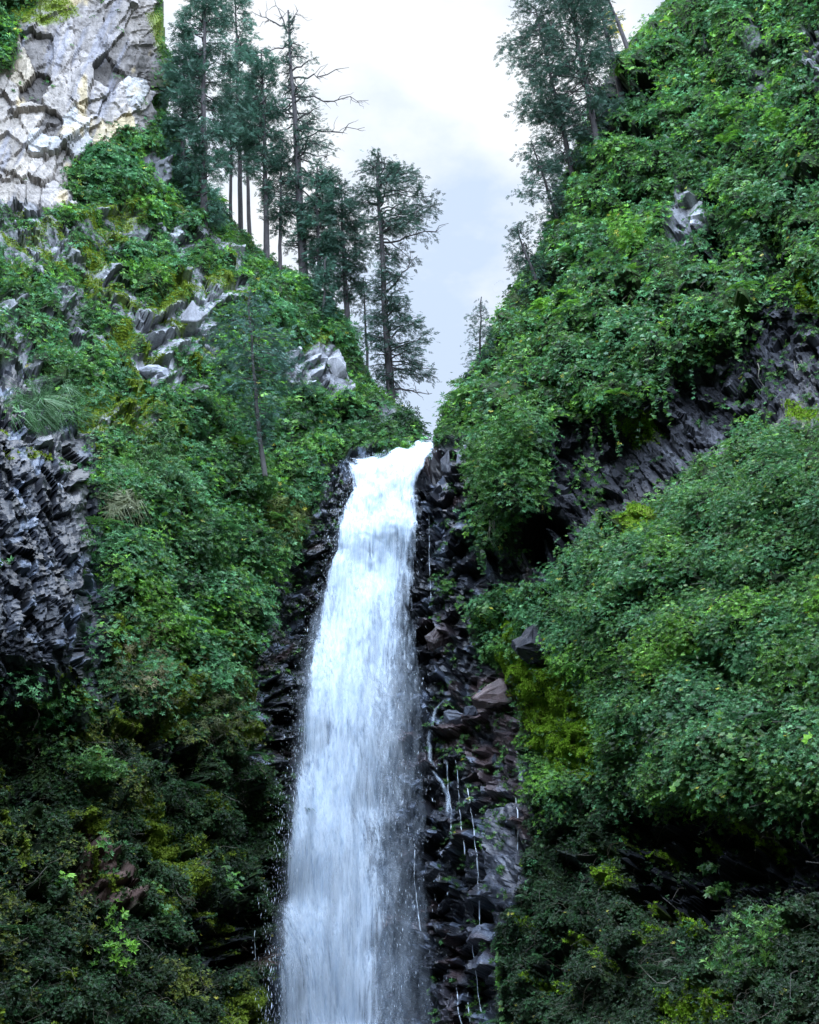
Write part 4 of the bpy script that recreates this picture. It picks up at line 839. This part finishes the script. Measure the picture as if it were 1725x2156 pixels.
rock('rock', 'grey stepped rock touching the white water below the lip', 925, 1010, 50, 60, (.13, .135, .155), .9, fwd=.2, seed=5)
rock('rock', 'reddish slab beside the bright moss', 1045, 1465, 92, 66, (.13, .085, .082), .8, fwd=.25, rot=.15, n=11, seed=6)
rock('rock', 'rounded blue grey wet rock where the side stream splits', 938, 1500, 48, 38, (.12, .13, .16), .9, fwd=.9, seed=7)
rock('rock', 'grey slab with a bright face high on the left slope under yellow moss', 405, 680, 60, 80, (.26, .255, .27), .2, fwd=.5, rot=-.5, seed=8)
rock('rock', 'flat grey boulder in the middle of the left slope', 325, 785, 95, 42, (.27, .275, .30), .2, fwd=.4, rot=-.25, n=24, seed=9)
rock('rock', 'upright pale block below the ridge trees', 655, 790, 32, 70, (.28, .275, .27), .1, fwd=.5, seed=10)
rock('rock', 'blocky pale rock nearest the lone conifer', 705, 775, 50, 80, (.25, .245, .25), .1, fwd=.4, rot=.3, seed=11)
rock('rock', 'small shiny grey stone standing in the wet rock left of the falls', 577, 1213, 15, 28, (.22, .23, .26), .8, fwd=.4, seed=12)
rock('rock', 'grey faceted block on the shoulder of the basalt outcrop', 98, 870, 42, 70, (.15, .155, .18), .5, fwd=.3, rot=.2, seed=13)
rock('rock', 'pale triangular rock jutting from the shrubs of the upper right cliff', 1450, 440, 52, 80, (.30, .295, .29), .1, fwd=.4, rot=-.2, seed=14)
rock('rock', 'dark reddish block beside the side stream', 918, 1350, 46, 60, (.075, .055, .055), .8, fwd=.3, seed=15)
gname = 'broken wet rocks along the waterfall'
for i in range(64):
    if i % 2: u_, v_ = rng.uniform(545, 700), rng.uniform(1000, 1640); u_ = 700 - (v_ - 1000) * .14 - rng.uniform(0, 95) + (20 if v_ < 1100 else 0)
    else: u_, v_ = rng.uniform(890, 1080), rng.uniform(1020, 1850); u_ = 888 + (v_ - 1000) * .05 + rng.uniform(0, 120)
    s_ = rng.uniform(12, 26); c_ = np.array((.06, .066, .085)) * rng.uniform(.5, 1.7)
    rock('rock', 'broken wet black rock stuck to the cliff beside the waterfall', u_, v_, s_ * rng.uniform(.8, 1.5), s_ * rng.uniform(.6, 1.3), c_, .9, fwd=.15, rot=rng.uniform(-.5, .5), n=12, group=gname, seed=40 + i)

# ------------------------------------------------------------------ hanging roots
def roots(label, u, v, n, lpx, spread, fwd):
    P, Nv = surf(u, v); P = P - norm(P - CAM) * fwd; m = P[1] / F0 * 1.05; ps = []
    for i in range(n):
        a = P + np.array([rng.normal() * spread * m, rng.normal() * .1, 0]); k = 9; t = np.linspace(0, 1, k); L_ = lpx * m * rng.uniform(.5, 1.1)
        q = a + np.stack([.12 * np.sin(t * 7 + i) * t + rng.normal() * .1 * t, .1 * np.cos(t * 5 + i * 2) * t, -t * L_], 1); ps.append(tube(q, np.linspace(.018, .006, k), 4))
    rv, rf = join(ps); o = make_obj('hanging_roots', rv, rf, M_ROOT); tag(o, label, 'roots')
roots('pale tangle of roots dangling below the hanging curtain shrub', 1118, 1105, 6, 60, 8, 1.8)
0 and roots('thin roots dangling in the dark overhang under the right shrubs', 1330, 1050, 5, 70, 35, 1.0)
0 and roots('bare roots dangling from the shrubs beside the dark columns near the right edge', 1475, 930, 9, 70, 40, 1.2)
roots('pale roots hanging at the right edge over grey rock', 1660, 760, 8, 90, 30, .8)

# ------------------------------------------------------------------ waterfall
def water(name, label, ks, kd, dy, a0, a1, seed, boost, nu=70, nv=420, mat_sx=5.0, lump=.35, v0=930):
    vv = np.linspace(v0, 2400, nv); s_ = np.linspace(0, 1, nu)
    l = np.interp(vv, ROWS[:, 0], ROWS[:, 1]) - kd; cl_ = np.interp(vv, ROWS[:, 0], ROWS[:, 2]); cr_ = np.interp(vv, ROWS[:, 0], ROWS[:, 3]); r = np.interp(vv, ROWS[:, 0], ROWS[:, 4]) + kd
    uu = l[:, None] + (r - l)[:, None] * s_[None]; VV = np.repeat(vv[:, None], nu, 1)
    uu += (26 * fbm(VV / 55 + seed, uu / 120, 4, 700) + 16 * fbm(VV / 210 + seed, uu / 300, 2, 701)) * np.abs(s_ - .5)[None] * 2
    yb = baseY(uu, VV) - dy
    # smooth the fall into one leaping curve, bulging at the middle
    yb = yb - 1.0 * np.sin(np.pi * s_)[None] + sstep(985, 930, VV) * 3.5
    core = sstep(0, 1, (uu - l[:, None]) / np.maximum(cl_ - l, 8)[:, None]) * sstep(0, 1, (r[:, None] - uu) / np.maximum(r - cr_, 8)[:, None])
    d_ = core * boost
    P = at(uu, VV, yb)
    x = P[..., 0]; z = P[..., 2]
    hh = fbm(x * .9 + seed, z * .16, 4, 710) * 1.6 + 1.3 * sstep(1350, 1000, VV) * fbm(x * 1.2, z * .9, 4, 711) + fbm(x * 4 + seed, z * .5, 4, 720) * .5
    P[..., 1] -= hh * lump * (.4 + core); 
    ix = np.arange(nv * nu).reshape(nv, nu)
    q = np.stack([ix[:-1, :-1], ix[1:, :-1], ix[1:, 1:], ix[:-1, 1:]], -1).reshape(-1, 4)
    d_ = d_ + .42 * fbm(x * .55 + seed * 3 + z * .06, z * .10, 4, 730) + .22 * fbm(x * 2.0 + seed, z * .22, 3, 740)
    top = sstep(1330, 1000, VV); d_ = d_ + top * .55 * fbm(x * 1.6, z * 1.1 + x * .5, 4, 750) + .22 * top * np.maximum(0, np.sin(VV / 19 + 5 * fbm(x * .5, z * .1, 2, 751)))
    fe_ = .20 if kd > 30 else .10 if kd > 10 else .06
    fade = sstep(0, fe_, s_) * sstep(1, 1 - fe_, s_)
    d_ = d_ - (1.3 * sstep(v0 + 260, v0 + 10, VV) if v0 > 960 else 0)
    d_ = d_ * fade[None] - (1 - fade[None]) * .6
    return make_obj(name, P.reshape(-1, 3), q, water_mat(name + '_mat', a0, a1, mat_sx, .32, seed), attrs={'dens': d_.ravel()}, smooth=True)
o = water('waterfall', '', 0, 0, 1.7, 1.10, 1.62, 0.0, .66, lump=.5, mat_sx=9); tag(o, 'tall white waterfall plunging down the gap between the cliffs', 'waterfall', kind='structure')
o1 = water('water_veil', '', 0, 8, 2.4, 1.12, 2.1, 4.7, .44, mat_sx=14, lump=.5); o1.parent = o
o2 = water('water_veil', '', 0, 14, 1.3, .85, 2.3, 9.1, .34, mat_sx=16, lump=.3, v0=1040); o2.parent = o
o4 = water('mist', '', 0, 46, 2.9, .70, 3.0, 13.3, .50, mat_sx=2.2, lump=.3, v0=1180); o4.parent = o
# flying drops and foam strands
b = Bag(); n = 15000
vv = rng.uniform(945, 2300, n) ; l = np.interp(vv, ROWS[:, 0], ROWS[:, 1]); r = np.interp(vv, ROWS[:, 0], ROWS[:, 4])
s_ = np.where(rng.random(n) < .4, rng.normal(size=n) * .07 + .05, .6 + .2 * rng.normal(size=n))
uu = l + (r - l) * s_; Yw = baseY(uu, vv) - rng.uniform(1.8, 3.6, n); P = at(uu, vv, Yw)
b.add(T_STREAK, P, np.tile([0, 0, 1.0], (n, 1)) + rng.normal(size=(n, 3)) * .1, rng.gamma(1.5, .026, n) + .015, (1, 1, 1))
o3 = b.build('spray', M_DROP, o); o3['kind'] = 'stuff'
# separate thin trickles over the rock on the right
def trickle(pts, w, label):
    ps = []; 
    uu = np.array([p[0] for p in pts], float); vv = np.array([p[1] for p in pts], float); k = max(12, int((vv[-1] - vv[0]) / 8)); t = np.linspace(vv[0], vv[-1], k)
    uu = np.interp(t, vv, uu) + np.cumsum(rng.normal(size=k)) * .7; P, Nv = surf(uu, t); Pm = P[:, 1].copy()
    for i in range(1, k): Pm[i] = min(Pm[i], Pm[i - 1] + .02)
    P = at(uu, t, Pm - .12); w *= .42
    o = tag(make_obj('trickle', *tube(P, w * (1 + .8 * rng.normal(size=k)).clip(.12, 2.2), 5), M_DROP), label, 'trickle', 'thin trickles right of the waterfall'); return o
TR = [([(985, 1660), (1000, 1800), (1003, 1990)], .035, 'longest thin trickle falling down the dark rock right of the falls'), ([(940, 1590), (948, 1700), (955, 1790)], .03, 'trickle nearest the falls under the side stream'),
      ([(960, 1600), (972, 1750), (980, 1800)], .025, 'short trickle between two longer ones'), ([(1085, 1680), (1090, 1790)], .025, 'short trickle beside the smooth grey rock tongue'),
      ([(995, 1990), (1012, 2130)], .03, 'trickle at the foot of the grey rock tongue'), ([(962, 2080), (975, 2200)], .035, 'lower trickle close to the bottom of the picture'), ([(985, 2090), (1000, 2200)], .03, 'lower trickle right of its twin at the bottom'),
      ([(870, 1760), (880, 1960)], .03, 'fine trickle seen through the right veil of the falls'), ([(905, 1080), (908, 1150), (910, 1260)], .02, 'fine trickle on the black rock high beside the falls'), ([(536, 1960), (540, 2080)], .018, 'hair thin trickle left of the lower falls')]
for p, w, lb in TR: trickle(p, w, lb)
# side stream that spills over the rock on the right
def ribbon(pts, label, seed):
    p = np.array(pts, float); k = 60; t = np.linspace(0, 1, k); tt = np.linspace(0, 1, len(p)); uu = np.interp(t, tt, p[:, 0]); vv = np.interp(t, tt, p[:, 1]); ww = np.interp(t, tt, p[:, 2])
    s_ = np.linspace(-1, 1, 9); UU = uu[:, None] + ww[:, None] * s_[None]; VV = vv[:, None] + 0 * UU; P, _ = surf(UU, VV); yy = P[..., 1].mean(1); yy = np.convolve(np.pad(yy, 6, 'edge'), np.ones(13) / 13, 'valid') - .7; P = at(UU, VV, yy[:, None] - .15 * (1 - s_ ** 2)[None])
    ix = np.arange(k * 9).reshape(k, 9); q = np.stack([ix[:-1, :-1], ix[1:, :-1], ix[1:, 1:], ix[:-1, 1:]], -1).reshape(-1, 4)
    d_ = (1 - np.abs(s_) ** 1.5)[None] * np.ones((k, 1)) * .75 * np.clip(np.minimum(t * 8, (1 - t) * 5), 0, 1)[:, None] - .12
    o = make_obj('side_stream', P.reshape(-1, 3), q, water_mat('side_stream_mat', 1.1, 2.1, 9, .8, seed), attrs={'dens': d_.ravel()}, smooth=True); tag(o, label, 'stream', kind='structure')
ribbon([(948, 1462, 4), (918, 1492, 7), (904, 1550, 9), (906, 1600, 9), (930, 1640, 6)], 'white side stream spilling off the wet rock right of the falls', 3.3)
ribbon([(900, 1612, 6), (930, 1645, 9), (945, 1680, 10), (940, 1740, 8)], 'lower white splash of the side stream', 5.3)
print('verts', sum(len(m.vertices) for m in bpy.data.meshes))
